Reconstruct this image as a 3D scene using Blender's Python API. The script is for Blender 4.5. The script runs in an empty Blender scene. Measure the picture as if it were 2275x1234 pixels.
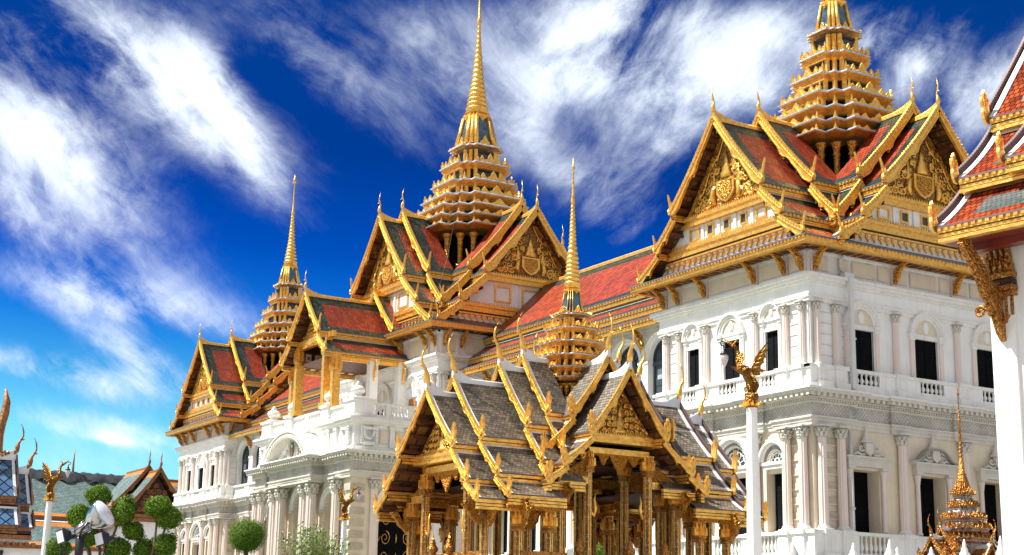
import bpy, math, random
from math import sin, cos, pi, radians, sqrt, atan2
from mathutils import Vector, Matrix
random.seed(7)
sc = bpy.context.scene
COL = sc.collection
# ---------------------------------------------------------------- camera
cam_d = bpy.data.cameras.new("camera"); cam = bpy.data.objects.new("camera", cam_d); COL.objects.link(cam); sc.camera = cam
cam_d.sensor_width = 36.0; cam_d.lens = 36.0*3403/2275; cam_d.clip_start = 0.1; cam_d.clip_end = 9000
PITCH, ROLL, YAW = radians(13.35), radians(1.067), radians(58.856)
_e1 = Vector((cos(YAW), -sin(YAW), 0)); _e2 = Vector((sin(YAW), cos(YAW), 0)); _e3 = Vector((0, 0, 1))
_R = Vector((1, 0, 0)); _U = Vector((0, -sin(PITCH), cos(PITCH))); _F = Vector((0, cos(PITCH), sin(PITCH)))
_Rr = cos(ROLL)*_R + sin(ROLL)*_U; _Uu = -sin(ROLL)*_R + cos(ROLL)*_U
def tob(v): return Vector((v.dot(_e1), v.dot(_e2), v.dot(_e3)))
CR, CU, CF = tob(_Rr), tob(_Uu), tob(_F)
cam.matrix_world = Matrix(((CR.x, CU.x, -CF.x, 0), (CR.y, CU.y, -CF.y, 0), (CR.z, CU.z, -CF.z, 1.6), (0, 0, 0, 1)))
# ---------------------------------------------------------------- light and sky
sc.view_settings.view_transform = 'Standard'; sc.view_settings.look = 'None'
sc.view_settings.exposure = 1.02; sc.view_settings.gamma = 1.0
SUNV = Vector((-0.36, -0.62, 1.12)).normalized()
sun_d = bpy.data.lights.new("sun", 'SUN'); sun_d.energy = 4.7; sun_d.angle = radians(0.5); sun_d.color = (1.0, 0.96, 0.89)
sun = bpy.data.objects.new("sun", sun_d); COL.objects.link(sun)
sun.rotation_euler = SUNV.to_track_quat('Z', 'Y').to_euler()
w = bpy.data.worlds.new("World"); sc.world = w; w.use_nodes = True
nt = w.node_tree; nt.nodes.clear(); N = nt.nodes; L = nt.links
def nn(t, **k):
    n = N.new(t)
    for a, b in k.items(): setattr(n, a, b)
    return n
def wmath(op, a, b=None, clamp=False):
    n = nn('ShaderNodeMath', operation=op); n.use_clamp = clamp
    for i, q in enumerate((a, b)):
        if q is None: continue
        if isinstance(q, (int, float)): n.inputs[i].default_value = q
        else: L.new(q, n.inputs[i])
    return n.outputs[0]
def wdot(a, vec):
    n = nn('ShaderNodeVectorMath', operation='DOT_PRODUCT'); L.new(a, n.inputs[0]); n.inputs[1].default_value = vec; return n.outputs['Value']
out = nn('ShaderNodeOutputWorld'); bg = nn('ShaderNodeBackground'); L.new(bg.outputs[0], out.inputs[0])
sky = nn('ShaderNodeTexSky', sky_type='NISHITA'); sky.sun_disc = False
sky.sun_elevation = math.asin(SUNV.z); sky.sun_rotation = atan2(SUNV.x, SUNV.y)
sky.air_density = 1.0; sky.dust_density = 0.4; sky.ozone_density = 3.0
bg.inputs[1].default_value = 0.068
tc = nn('ShaderNodeTexCoord'); D = tc.outputs['Generated']
# sky-fixed axes used to lay out the cirrus (constant world directions)
FX = Vector((CF.x, CF.y, 0)).normalized(); RX = Vector((FX.y, -FX.x, 0))
fz = wmath('MAXIMUM', wdot(D, FX), 0.05)
sx = wmath('DIVIDE', wdot(D, RX), fz); sy = wmath('DIVIDE', wdot(D, (0, 0, 1)), fz)
comb = nn('ShaderNodeCombineXYZ'); L.new(sx, comb.inputs[0]); L.new(sy, comb.inputs[1]); P = comb.outputs[0]
SKYPTS = []
def skyxy(px, py):
    d = CF + CR*(px-1137.5)/3403 - CU*(py-617)/3403
    return d.dot(RX)/d.dot(FX), d.z/d.dot(FX)
# deep tone of the polarised sky: darker and more saturated high up
hs = nn('ShaderNodeHueSaturation'); hs.inputs['Saturation'].default_value = 1.35; hs.inputs['Hue'].default_value = 0.495
L.new(sky.outputs[0], hs.inputs['Color'])
ramp = nn('ShaderNodeValToRGB'); el = ramp.color_ramp.elements
def skyramp(pts):
    while len(ramp.color_ramp.elements) > 1: ramp.color_ramp.elements.remove(ramp.color_ramp.elements[-1])
    for i, (p, c) in enumerate(pts):
        e = ramp.color_ramp.elements[0] if i == 0 else ramp.color_ramp.elements.new(p)
        e.position = p; e.color = (*c, 1)
skyramp([(0.0, (1.2, 1.4, 1.2)), (0.10, (.75, 1.3, 1.25)), (0.145, (0.26, .80, 1.05)), (0.185, (0.04, 0.46, 1.0)), (0.24, (0.0, 0.22, 0.72)), (0.31, (0.0, 0.15, 0.48)), (0.5, (0.01, 0.22, 0.52)), (1.0, (0.05, 0.25, 0.5))])
# slope the gradient a little: brighter towards the left horizon
L.new(wmath('ADD', sy, wmath('MULTIPLY', sx, 0.10)), ramp.inputs[0])
mul = nn('ShaderNodeMixRGB', blend_type='MULTIPLY'); mul.inputs[0].default_value = 1
L.new(hs.outputs[0], mul.inputs[1]); L.new(ramp.outputs[0], mul.inputs[2])
# cirrus streaks: (centre px, end px, half width px, weight)
STREAKS = [((120, 0), (560, 380), 110, 1.15), ((420, 100), (580, 390), 60, .75), ((-40, 200), (230, 410), 130, 1.15), ((-60, 300), (60, 520), 70, .7), ((60, 480), (330, 560), 90, .45),
  ((90, 630), (540, 730), 70, 1.0), ((180, 720), (430, 880), 60, .9), ((0, 790), (400, 880), 40, .55), ((560, 30), (900, 300), 110, .55),
  ((900, 60), (1120, 300), 120, .5), ((1230, 150), (1480, 190), 150, 1.0), ((1130, 40), (1500, 30), 90, .6), ((1700, 60), (2000, 120), 110, .6), ((1150, 300), (1350, 60), 80, .6), ((1180, 330), (1290, 430), 70, .5),
  ((1350, 420), (1640, 200), 110, .75), ((1560, 100), (1760, 240), 110, .6), ((1960, 250), (2130, 60), 50, .75), ((2080, 330), (2275, 130), 110, .8),
  ((1900, 110), (2010, 40), 60, .5), ((200, 970), (290, 985), 14, .9), ((1330, 560), (1450, 480), 50, .6), ((-50, 60), (120, 130), 60, .4), ((0, 1010), (420, 1060), 60, .45), ((-40, 800), (330, 900), 40, 1.0), ((0, 900), (420, 1010), 46, .8), ((250, 940), (420, 1000), 22, .5)]
tot = None
for (a, b, hw, wt) in STREAKS:
    ax, ay = skyxy(*a); bx, by = skyxy(*b); cx, cy = (ax+bx)/2, (ay+by)/2
    ln = sqrt((bx-ax)**2+(by-ay)**2)/2 + hw/3403*.8; tx, ty = (bx-ax), (by-ay); q = sqrt(tx*tx+ty*ty); tx /= q; ty /= q
    s2 = hw/3403*.98
    u = wmath('DIVIDE', wmath('SUBTRACT', wdot(P, (tx, ty, 0)), cx*tx+cy*ty), ln)
    v = wmath('DIVIDE', wmath('SUBTRACT', wdot(P, (-ty, tx, 0)), -cx*ty+cy*tx), s2)
    asym = wmath('SUBTRACT', 2.3, wmath('MULTIPLY', wmath('GREATER_THAN', v, 0.0), 1.6))   # crisp lower edge, feathered upper one
    r2 = wmath('ADD', wmath('MULTIPLY', u, u), wmath('MULTIPLY', wmath('MULTIPLY', v, v), asym))
    g = wmath('MULTIPLY', wmath('POWER', 2.718, wmath('MULTIPLY', r2, -1.1)), wt)
    tot = g if tot is None else wmath('ADD', tot, g)
def wnoise(scale, detail, rot, stretch, dist=0.0, rough=.6):
    mp = nn('ShaderNodeMapping', vector_type='TEXTURE'); mp.inputs['Rotation'].default_value = (0, 0, rot); mp.inputs['Scale'].default_value = stretch
    L.new(P, mp.inputs[0]); n = nn('ShaderNodeTexNoise'); n.inputs['Scale'].default_value = scale
    n.inputs['Detail'].default_value = detail; n.inputs['Roughness'].default_value = rough; n.inputs['Distortion'].default_value = dist
    L.new(mp.outputs[0], n.inputs[0]); return n.outputs[0]
side = nn('ShaderNodeMapRange', interpolation_type='SMOOTHSTEP'); L.new(sx, side.inputs[0]); side.inputs[1].default_value = -.07; side.inputs[2].default_value = .07
def sided(scale, detail, st, dist, rough):
    a, b = wnoise(scale, detail, radians(-42), st, dist, rough), wnoise(scale, detail, radians(52), st, dist, rough)
    return wmath('ADD', a, wmath('MULTIPLY', side.outputs[0], wmath('SUBTRACT', b, a)))
n1 = sided(10, 12, (1.9, .8, 1), .45, .62)
n2 = sided(40, 9, (1.5, .8, 1), .5, .72)
n3 = wnoise(8, 6, 0, (1, 1, 1), .6)
nz = wmath('ADD', wmath('MULTIPLY', wmath('SUBTRACT', n1, .5), 2.4), wmath('ADD', wmath('MULTIPLY', wmath('SUBTRACT', n2, .5), 1.0), wmath('MULTIPLY', wmath('SUBTRACT', n3, .5), 1.4)))
den = wmath('ADD', wmath('MULTIPLY', tot, wmath('ADD', .72, wmath('MULTIPLY', nz, 1.0))), wmath('MULTIPLY', wmath('ADD', nz, .1), .19))
mr = nn('ShaderNodeMapRange', interpolation_type='SMOOTHSTEP'); L.new(den, mr.inputs[0]); mr.inputs[1].default_value = 0.10; mr.inputs[2].default_value = 1.32
cl = nn('ShaderNodeMixRGB'); L.new(mr.outputs[0], cl.inputs[0]); L.new(mul.outputs[0], cl.inputs[1]); cl.inputs[2].default_value = (8.0, 8.8, 9.8, 1)
# unseen white cloud added behind the viewpoint as neutral fill for shaded walls
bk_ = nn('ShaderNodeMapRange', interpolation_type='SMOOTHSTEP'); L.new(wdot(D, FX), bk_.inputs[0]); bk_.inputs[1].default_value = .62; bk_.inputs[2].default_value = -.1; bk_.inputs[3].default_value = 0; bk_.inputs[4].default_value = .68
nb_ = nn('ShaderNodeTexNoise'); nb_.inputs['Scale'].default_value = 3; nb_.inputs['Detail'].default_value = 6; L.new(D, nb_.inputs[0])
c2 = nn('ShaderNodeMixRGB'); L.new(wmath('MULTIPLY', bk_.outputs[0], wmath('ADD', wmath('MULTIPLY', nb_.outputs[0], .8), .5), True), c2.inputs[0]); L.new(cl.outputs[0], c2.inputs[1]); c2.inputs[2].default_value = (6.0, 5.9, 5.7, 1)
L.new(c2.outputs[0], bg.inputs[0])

# ---------------------------------------------------------------- materials
MATS = {}
def newmat(name):
    m = bpy.data.materials.new(name); m.use_nodes = True; t = m.node_tree
    return m, t, t.nodes['Principled BSDF']
def mnode(t, typ, **k):
    n = t.nodes.new(typ)
    for a, b in k.items(): setattr(n, a, b)
    return n
def plain(name, col, rough=.6, metal=0.0, var=.12, vscale=1.5, bump=0.0, bscale=20, spec=.5, grime=0.0, coord='Object', voro=0.0, vorsc=8):
    m, t, b = newmat(name); L_ = t.links
    tc = mnode(t, 'ShaderNodeTexCoord'); co = tc.outputs[coord]
    nz = mnode(t, 'ShaderNodeTexNoise'); nz.inputs['Scale'].default_value = vscale; nz.inputs['Detail'].default_value = 6; L_.new(co, nz.inputs[0])
    mr = mnode(t, 'ShaderNodeMapRange'); L_.new(nz.outputs[0], mr.inputs[0]); mr.inputs[1].default_value = .3; mr.inputs[2].default_value = .7
    mr.inputs[3].default_value = 1-var; mr.inputs[4].default_value = 1+var*.5
    mx = mnode(t, 'ShaderNodeMixRGB', blend_type='MULTIPLY'); mx.inputs[0].default_value = 1; mx.inputs[1].default_value = (*col, 1); L_.new(mr.outputs[0], mx.inputs[2])
    last = mx.outputs[0]
    if grime:
        mp = mnode(t, 'ShaderNodeMapping'); mp.inputs['Scale'].default_value = (5, 5, .35); L_.new(co, mp.inputs[0])
        n2 = mnode(t, 'ShaderNodeTexNoise'); n2.inputs['Scale'].default_value = 1.0; n2.inputs['Detail'].default_value = 8; n2.inputs['Roughness'].default_value = .7; L_.new(mp.outputs[0], n2.inputs[0])
        m2 = mnode(t, 'ShaderNodeMapRange'); L_.new(n2.outputs[0], m2.inputs[0]); m2.inputs[1].default_value = .5; m2.inputs[2].default_value = .8; m2.inputs[3].default_value = 0; m2.inputs[4].default_value = grime
        m3 = mnode(t, 'ShaderNodeMixRGB'); L_.new(m2.outputs[0], m3.inputs[0]); L_.new(last, m3.inputs[1]); m3.inputs[2].default_value = (.3, .28, .24, 1); last = m3.outputs[0]
    L_.new(last, b.inputs['Base Color'])
    b.inputs['Roughness'].default_value = rough; b.inputs['Metallic'].default_value = metal
    b.inputs['Specular IOR Level'].default_value = spec
    h = None
    if voro:
        vd = mnode(t, 'ShaderNodeTexVoronoi', feature='DISTANCE_TO_EDGE'); vd.inputs['Scale'].default_value = vorsc; L_.new(co, vd.inputs[0])
        vr = mnode(t, 'ShaderNodeMapRange'); L_.new(vd.outputs[0], vr.inputs[0]); vr.inputs[1].default_value = .03; vr.inputs[2].default_value = .14; vr.inputs[3].default_value = .85; vr.inputs[4].default_value = 0
        vm = mnode(t, 'ShaderNodeMixRGB'); L_.new(vr.outputs[0], vm.inputs[0]); L_.new(last, vm.inputs[1]); vm.inputs[2].default_value = (col[0]*.16, col[1]*.10, col[2]*.12, 1); last = vm.outputs[0]
        L_.new(last, b.inputs['Base Color'])
    if bump:
        n3 = mnode(t, 'ShaderNodeTexNoise'); n3.inputs['Scale'].default_value = bscale; n3.inputs['Detail'].default_value = 4; L_.new(co, n3.inputs[0])
        bp = mnode(t, 'ShaderNodeBump'); bp.inputs['Strength'].default_value = bump; bp.inputs['Distance'].default_value = .05; L_.new(n3.outputs[0], bp.inputs['Height'])
        L_.new(bp.outputs[0], b.inputs['Normal']); h = bp
    if voro:
        vn = mnode(t, 'ShaderNodeTexVoronoi', feature='SMOOTH_F1'); vn.inputs['Scale'].default_value = vorsc; L_.new(co, vn.inputs[0])
        b2 = mnode(t, 'ShaderNodeBump'); b2.inputs['Strength'].default_value = voro; b2.inputs['Distance'].default_value = .08; b2.invert = True; L_.new(vn.outputs[0], b2.inputs['Height'])
        if h: L_.new(h.outputs[0], b2.inputs['Normal'])
        L_.new(b2.outputs[0], b.inputs['Normal'])
    MATS[name] = m; return m
def tile(name, cols, tw, th, rough=.35, spec=.6, mortar=.25, bump=.8, diamond=False):
    """tiles laid in UV metres; cols = list of base colours that single tiles take at random"""
    m, t, b = newmat(name); L_ = t.links
    uv = mnode(t, 'ShaderNodeUVMap'); co = uv.outputs[0]
    if diamond:
        mp = mnode(t, 'ShaderNodeMapping'); mp.inputs['Rotation'].default_value = (0, 0, radians(45)); L_.new(co, mp.inputs[0]); co = mp.outputs[0]
    br = mnode(t, 'ShaderNodeTexBrick'); L_.new(co, br.inputs[0]); br.offset = 0.0 if diamond else .5
    br.inputs['Scale'].default_value = 1; br.inputs['Brick Width'].default_value = tw; br.inputs['Row Height'].default_value = th
    br.inputs['Mortar Size'].default_value = min(tw, th)*.09; br.inputs['Mortar Smooth'].default_value = .4; br.inputs['Bias'].default_value = 0
    br.inputs['Color1'].default_value = (0, 0, 0, 1); br.inputs['Color2'].default_value = (1, 1, 1, 1); br.inputs['Mortar'].default_value = (.5, .5, .5, 1)
    r = mnode(t, 'ShaderNodeValToRGB'); L_.new(br.outputs['Color'], r.inputs[0])
    els = r.color_ramp.elements
    els[0].position = 0; els[0].color = (*cols[0], 1); els[1].position = 1; els[1].color = (*cols[-1], 1)
    for i, c in enumerate(cols[1:-1]):
        e = els.new((i+1)/(len(cols)-1)); e.color = (*c, 1)
    mx = mnode(t, 'ShaderNodeMixRGB'); mx.inputs[2].default_value = tuple(c*mortar for c in cols[0])+(1,); L_.new(br.outputs['Fac'], mx.inputs[0]); L_.new(r.outputs[0], mx.inputs[1])
    tc = mnode(t, 'ShaderNodeTexCoord'); nz = mnode(t, 'ShaderNodeTexNoise'); nz.inputs['Scale'].default_value = .9; nz.inputs['Detail'].default_value = 8; L_.new(tc.outputs['Object'], nz.inputs[0])
    mr = mnode(t, 'ShaderNodeMapRange'); L_.new(nz.outputs[0], mr.inputs[0]); mr.inputs[1].default_value = .3; mr.inputs[2].default_value = .7; mr.inputs[3].default_value = .72; mr.inputs[4].default_value = 1.15
    m2 = mnode(t, 'ShaderNodeMixRGB', blend_type='MULTIPLY'); m2.inputs[0].default_value = 1; L_.new(mx.outputs[0], m2.inputs[1]); L_.new(mr.outputs[0], m2.inputs[2])
    L_.new(m2.outputs[0], b.inputs['Base Color'])
    # each tile tilts: ramp within row
    sp = mnode(t, 'ShaderNodeSeparateXYZ'); L_.new(co, sp.inputs[0])
    dv = mnode(t, 'ShaderNodeMath', operation='DIVIDE'); L_.new(sp.outputs[1], dv.inputs[0]); dv.inputs[1].default_value = th
    fr = mnode(t, 'ShaderNodeMath', operation='FRACT'); L_.new(dv.outputs[0], fr.inputs[0])
    ad = mnode(t, 'ShaderNodeMath', operation='SUBTRACT'); L_.new(fr.outputs[0], ad.inputs[1]); ad.inputs[0].default_value = 1
    sb = mnode(t, 'ShaderNodeMath', operation='SUBTRACT'); L_.new(ad.outputs[0], sb.inputs[0]); L_.new(br.outputs['Fac'], sb.inputs[1])
    bp = mnode(t, 'ShaderNodeBump'); bp.inputs['Strength'].default_value = bump; bp.inputs['Distance'].default_value = th*.25; L_.new(sb.outputs[0], bp.inputs['Height'])
    L_.new(bp.outputs[0], b.inputs['Normal'])
    b.inputs['Roughness'].default_value = rough; b.inputs['Specular IOR Level'].default_value = spec
    MATS[name] = m; return m
plain('white', (.82, .81, .77), .7, var=.07, bump=.2, bscale=9, grime=.38)
plain('bright', (.86, .86, .84), .65, var=.06, bump=.1, bscale=6, grime=.26)
plain('cream', (.76, .66, .51), .75, var=.08, bump=.15, bscale=9, grime=.22)
plain('pink', (.78, .67, .60), .7, var=.05, bump=.12, grime=.1)
plain('trim', (.66, .63, .56), .75, var=.1, bump=.2, bscale=8, grime=.35)
plain('gold', (1.0, .57, .12), .36, metal=.72, var=.3, vscale=6, bump=.5, bscale=11)
plain('gold_relief', (.95, .46, .07), .36, metal=.75, var=.35, vscale=7, bump=.3, bscale=40, voro=1.0, vorsc=12)
plain('gold_fine', (.75, .36, .06), .4, metal=.7, var=.4, vscale=14, bump=.3, bscale=60, voro=1.0, vorsc=16)
plain('gold_small', (.95, .44, .06), .36, metal=.75, var=.35, vscale=20, bump=.4, bscale=90, voro=1.0, vorsc=38)
plain('gold_ground', (.50, .27, .06), .4, metal=.5, var=.6, vscale=9, bump=.4, bscale=40, voro=1.0, vorsc=7)
plain('bronze_gold', (.62, .30, .05), .38, metal=.7, var=.5, vscale=14, bump=.4, bscale=90, voro=1.0, vorsc=42)
plain('carved_brown', (.34, .14, .045), .4, metal=.3, var=.5, vscale=18, bump=.5, bscale=60)
plain('gold_old', (.70, .32, .06), .36, metal=.7, var=.4, vscale=10, bump=.5, bscale=40, voro=.5, vorsc=22)
plain('redwood', (.045, .010, .006), .6, var=.3)
plain('redbrown', (.11, .028, .012), .55, var=.3, vscale=6)
plain('glassblue', (.12, .20, .25), .2, metal=.6, var=.5, vscale=3)
plain('edgeblue', (.50, .56, .68), .45, var=.25, vscale=3)
plain('ridgewhite', (.78, .79, .80), .6, var=.14, vscale=2, grime=.35)
plain('lead', (.12, .15, .17), .5, var=.3)
plain('black', (.006, .006, .007), .9, var=0, spec=.05)
plain('dark_glass', (.05, .065, .07), .2, var=.3, vscale=.8)
plain('bluegrey', (.045, .062, .078), .45, var=.15)
plain('pane', (.35, .42, .44), .15, var=.2)
plain('pipe', (.66, .67, .66), .5, var=.08)
plain('wood', (.40, .18, .05), .5, var=.4, vscale=12)
plain('ground', (.30, .29, .27), .85, var=.25, vscale=.6, bump=.3)
plain('grass', (.06, .11, .03), .9, var=.4, vscale=2, bump=.5)
plain('bark', (.16, .11, .08), .9, var=.4, vscale=14, bump=.8, bscale=30)
plain('silver', (.50, .50, .50), .22, metal=.95, var=.15)
plain('lamp_glass', (.80, .84, .90), .05, var=.1)
plain('black_metal', (.012, .013, .015), .4, var=.2, spec=.5)
plain('milk_glass', (.72, .62, .60), .3, var=.25, vscale=18)
plain('stone', (.45, .45, .43), .8, var=.2, bump=.3)
plain('tarp', (.05, .055, .06), .35, var=.5, vscale=1.5, bump=1.0, bscale=1.5)
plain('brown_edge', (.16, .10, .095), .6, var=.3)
plain('red_lacquer', (.16, .022, .012), .35, var=.2)
tile('tile_red', [(.28, .026, .006), (.39, .043, .009), (.52, .075, .016)], .22, .26, rough=.4, spec=.45, mortar=.15, bump=1.0)
tile('tile_green', [(.012, .024, .018), (.028, .046, .034), (.06, .085, .065)], .22, .26, rough=.35, spec=.4, mortar=.15)
tile('tile_brown', [(.10, .08, .055), (.155, .125, .09), (.21, .175, .125), (.29, .24, .175)], .10, .085, rough=.5, mortar=.1, bump=1.0)
tile('tile_orange', [(.62, .20, .02), (.70, .26, .03)], .30, .24, rough=.5)
tile('tile_grey', [(.09, .15, .15), (.13, .20, .19), (.17, .25, .23)], .30, .24, rough=.5, bump=.9)
tile('tile_pinkred', [(.55, .16, .10), (.62, .2, .13)], .30, .24, rough=.5)
tile('tile_ochre', [(.16, .02, .006), (.30, .042, .010), (.44, .085, .018)], .10, .12, rough=.8, spec=.08, mortar=.05, bump=1.0)
tile('tile_teal', [(.012, .028, .026), (.03, .055, .05), (.06, .10, .085)], .085, .10, rough=.45, spec=.3, mortar=.1, bump=1.0)
tile('tile_diamond', [(.04, .10, .22), (.06, .15, .30), (.12, .24, .38)], .16, .16, rough=.15, mortar=.04, bump=.6, diamond=True)
tile('soffit', [(.22, .09, .015), (.05, .015, .008), (.15, .06, .012)], .30, .30, rough=.4, mortar=.15, bump=.8)
tile('frieze', [(.66, .63, .56), (.61, .58, .52), (.70, .67, .60)], .15, .15, rough=.8, spec=.2, mortar=.72, bump=1.0, diamond=True)
tile('rustic', [(.68, .60, .47), (.62, .55, .43), (.72, .64, .51)], .06, .06, rough=.85, spec=.2, mortar=.8, bump=.7)
tile('louvre', [(.004, .005, .006), (.007, .008, .010)], 3.0, .09, rough=.85, spec=.08, mortar=.2, bump=1.0)
def leafmat(name, c1, c2):
    m, t, b = newmat(name); L_ = t.links
    g = mnode(t, 'ShaderNodeNewGeometry'); r = mnode(t, 'ShaderNodeValToRGB'); L_.new(g.outputs['Random Per Island'], r.inputs[0])
    r.color_ramp.elements[0].color = (*c1, 1); r.color_ramp.elements[1].color = (*c2, 1)
    L_.new(r.outputs[0], b.inputs['Base Color']); b.inputs['Roughness'].default_value = .5; b.inputs['Specular IOR Level'].default_value = .15
    tr = mnode(t, 'ShaderNodeBsdfTranslucent'); L_.new(r.outputs[0], tr.inputs[0]); ms = mnode(t, 'ShaderNodeMixShader'); ms.inputs[0].default_value = .25
    L_.new(b.outputs[0], ms.inputs[1]); L_.new(tr.outputs[0], ms.inputs[2]); L_.new(ms.outputs[0], t.nodes['Material Output'].inputs[0]); MATS[name] = m
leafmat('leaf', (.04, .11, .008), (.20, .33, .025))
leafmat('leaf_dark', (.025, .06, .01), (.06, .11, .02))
leafmat('leaf_shrub', (.05, .14, .01), (.20, .32, .04))

# ---------------------------------------------------------------- mesh helpers
class MB:
    def __init__(s): s.v = []; s.f = []; s.mi = []; s.uv = []; s.sm = []; s.mats = []; s.M = Matrix.Identity(4)
    def _m(s, mat):
        if mat not in s.mats: s.mats.append(mat)
        return s.mats.index(mat)
    def add(s, pts):
        i = len(s.v); s.v.extend([s.M @ Vector(p) for p in pts]); return i
    def fc(s, idx, mat, uv=None, smooth=False):
        s.f.append(tuple(idx)); s.mi.append(s._m(mat)); s.uv.append(uv); s.sm.append(smooth)
    def face(s, pts, mat, uv=None):
        i = s.add(pts); s.fc(range(i, i+len(pts)), mat, uv)
    def box(s, x0, x1, y0, y1, z0, z1, mat):
        i = s.add([(x0, y0, z0), (x1, y0, z0), (x1, y1, z0), (x0, y1, z0), (x0, y0, z1), (x1, y0, z1), (x1, y1, z1), (x0, y1, z1)])
        fr = [((0, 1, 5, 4), (x0, x1, z0, z1)), ((2, 3, 7, 6), (x1, x0, z0, z1)), ((1, 2, 6, 5), (y0, y1, z0, z1)), ((3, 0, 4, 7), (y1, y0, z0, z1)), ((4, 5, 6, 7), (x0, x1, y0, y1)), ((3, 2, 1, 0), (x0, x1, y1, y0))]
        for q, (a, b, c, d) in fr: s.fc([i+k for k in q], mat, [(a, c), (b, c), (b, d), (a, d)])
    def cbox(s, c, sx, sy, sz, mat): s.box(c[0]-sx/2, c[0]+sx/2, c[1]-sy/2, c[1]+sy/2, c[2]-sz/2, c[2]+sz/2, mat)
    def prism(s, poly, fn, d0, d1, mat, caps=True):
        """poly: 2D outline, fn(a,b,d)->xyz"""
        n = len(poly); A = s.add([fn(a, b, d0) for a, b in poly]); B = s.add([fn(a, b, d1) for a, b in poly])
        if caps: s.fc(range(A, A+n), mat, list(poly)); s.fc(reversed(range(B, B+n)), mat, list(reversed(poly)))
        for k in range(n):
            j = (k+1) % n; s.fc((A+j, A+k, B+k, B+j), mat)
    def lathe(s, prof, c, mat, seg=12, sx=1, sy=1, smooth=True, ph=0.0, mod=None):
        rows = []
        for r, z in prof:
            rows.append(s.add([(c[0]+sx*r*(mod(k) if mod else 1)*cos(2*pi*(k+ph)/seg), c[1]+sy*r*(mod(k) if mod else 1)*sin(2*pi*(k+ph)/seg), c[2]+z) for k in range(seg)]))
        for a, b in zip(rows, rows[1:]):
            for k in range(seg):
                j = (k+1) % seg; s.fc((a+k, a+j, b+j, b+k), mat, None, smooth)
        s.fc([rows[-1]+k for k in range(seg)], mat); s.fc([rows[0]+k for k in reversed(range(seg))], mat)
    def rings(s, polys, mat, smooth=False, cap=True):
        """list of closed 3D polygons with equal counts"""
        rows = [s.add(p) for p in polys]; n = len(polys[0])
        for a, b in zip(rows, rows[1:]):
            for k in range(n):
                j = (k+1) % n; s.fc((a+k, a+j, b+j, b+k), mat, None, smooth)
        if cap: s.fc([rows[-1]+k for k in range(n)], mat); s.fc([rows[0]+k for k in reversed(range(n))], mat)
    def tube(s, pts, rad, mat, seg=6, smooth=True):
        pts = [Vector(p) for p in pts]; polys = []
        if not isinstance(rad, (list, tuple)): rad = [rad]*len(pts)
        for i, p in enumerate(pts):
            d = (pts[min(i+1, len(pts)-1)]-pts[max(i-1, 0)]).normalized()
            up = Vector((0, 0, 1)) if abs(d.z) < .9 else Vector((0, 1, 0))
            a = d.cross(up).normalized(); b = d.cross(a)
            polys.append([p+(a*cos(2*pi*k/seg)+b*sin(2*pi*k/seg))*rad[i] for k in range(seg)])
        s.rings(polys, mat, smooth)
    def sheet(s, g, mat, uvg=None, matf=None, smooth=False):
        R, C_ = len(g), len(g[0]); i0 = s.add([p for row in g for p in row])
        for r in range(R-1):
            for c in range(C_-1):
                ids = (i0+r*C_+c, i0+r*C_+c+1, i0+(r+1)*C_+c+1, i0+(r+1)*C_+c)
                u = [uvg[r][c], uvg[r][c+1], uvg[r+1][c+1], uvg[r+1][c]] if uvg else None
                s.fc(ids, matf(r, c) if matf else mat, u, smooth)
    def mesh(s, name):
        me = bpy.data.meshes.new(name); me.from_pydata([tuple(p) for p in s.v], [], s.f)
        for m in s.mats: me.materials.append(MATS[m])
        me.polygons.foreach_set('material_index', s.mi); me.polygons.foreach_set('use_smooth', s.sm)
        ul = me.uv_layers.new(name='UVMap'); flat = []
        for f, u in zip(s.f, s.uv):
            if u: 
                for a in u: flat.extend(a)
            else: flat.extend([0.0, 0.0]*len(f))
        ul.data.foreach_set('uv', flat); me.update(); return me
def link(name, me, parent=None, loc=(0, 0, 0), rz=0.0):
    o = bpy.data.objects.new(name, me); COL.objects.link(o); o.location = loc; o.rotation_euler = (0, 0, rz)
    if parent: o.parent = parent
    return o
def tag(o, label=None, cat=None, group=None, kind=None):
    if label: o['label'] = label
    if cat: o['category'] = cat
    if group: o['group'] = group
    if kind: o['kind'] = kind
    return o
def empty(name, loc=(0, 0, 0), rz=0.0):
    o = bpy.data.objects.new(name, None); COL.objects.link(o); o.location = loc; o.rotation_euler = (0, 0, rz); o.empty_display_size = .3; return o
KIDS = {}
def part(name, mb, parent, loc=(0, 0, 0), rz=0.0, label=None):
    me = mb.mesh(name) if isinstance(mb, MB) else mb
    o = link(name, me, parent, loc, rz)
    if label: o['label'] = label
    KIDS.setdefault(parent.name, []).append(o)
    return o
def dup(o, parent, loc=None, rz=None, label=None, group=None, cat=None):
    c = o.copy(); COL.objects.link(c); c.parent = parent
    if loc is not None: c.location = loc
    if rz is not None: c.rotation_euler = (0, 0, rz)
    if label: c['label'] = label
    if group: c['group'] = group
    if cat: c['category'] = cat
    if parent: KIDS.setdefault(parent.name, []).append(c)
    for ch in list(KIDS.get(o.name, [])): dup(ch, c)
    return c
def RZ(a): return Matrix.Rotation(a, 4, 'Z')
def T(x, y, z=0): return Matrix.Translation((x, y, z))
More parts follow.
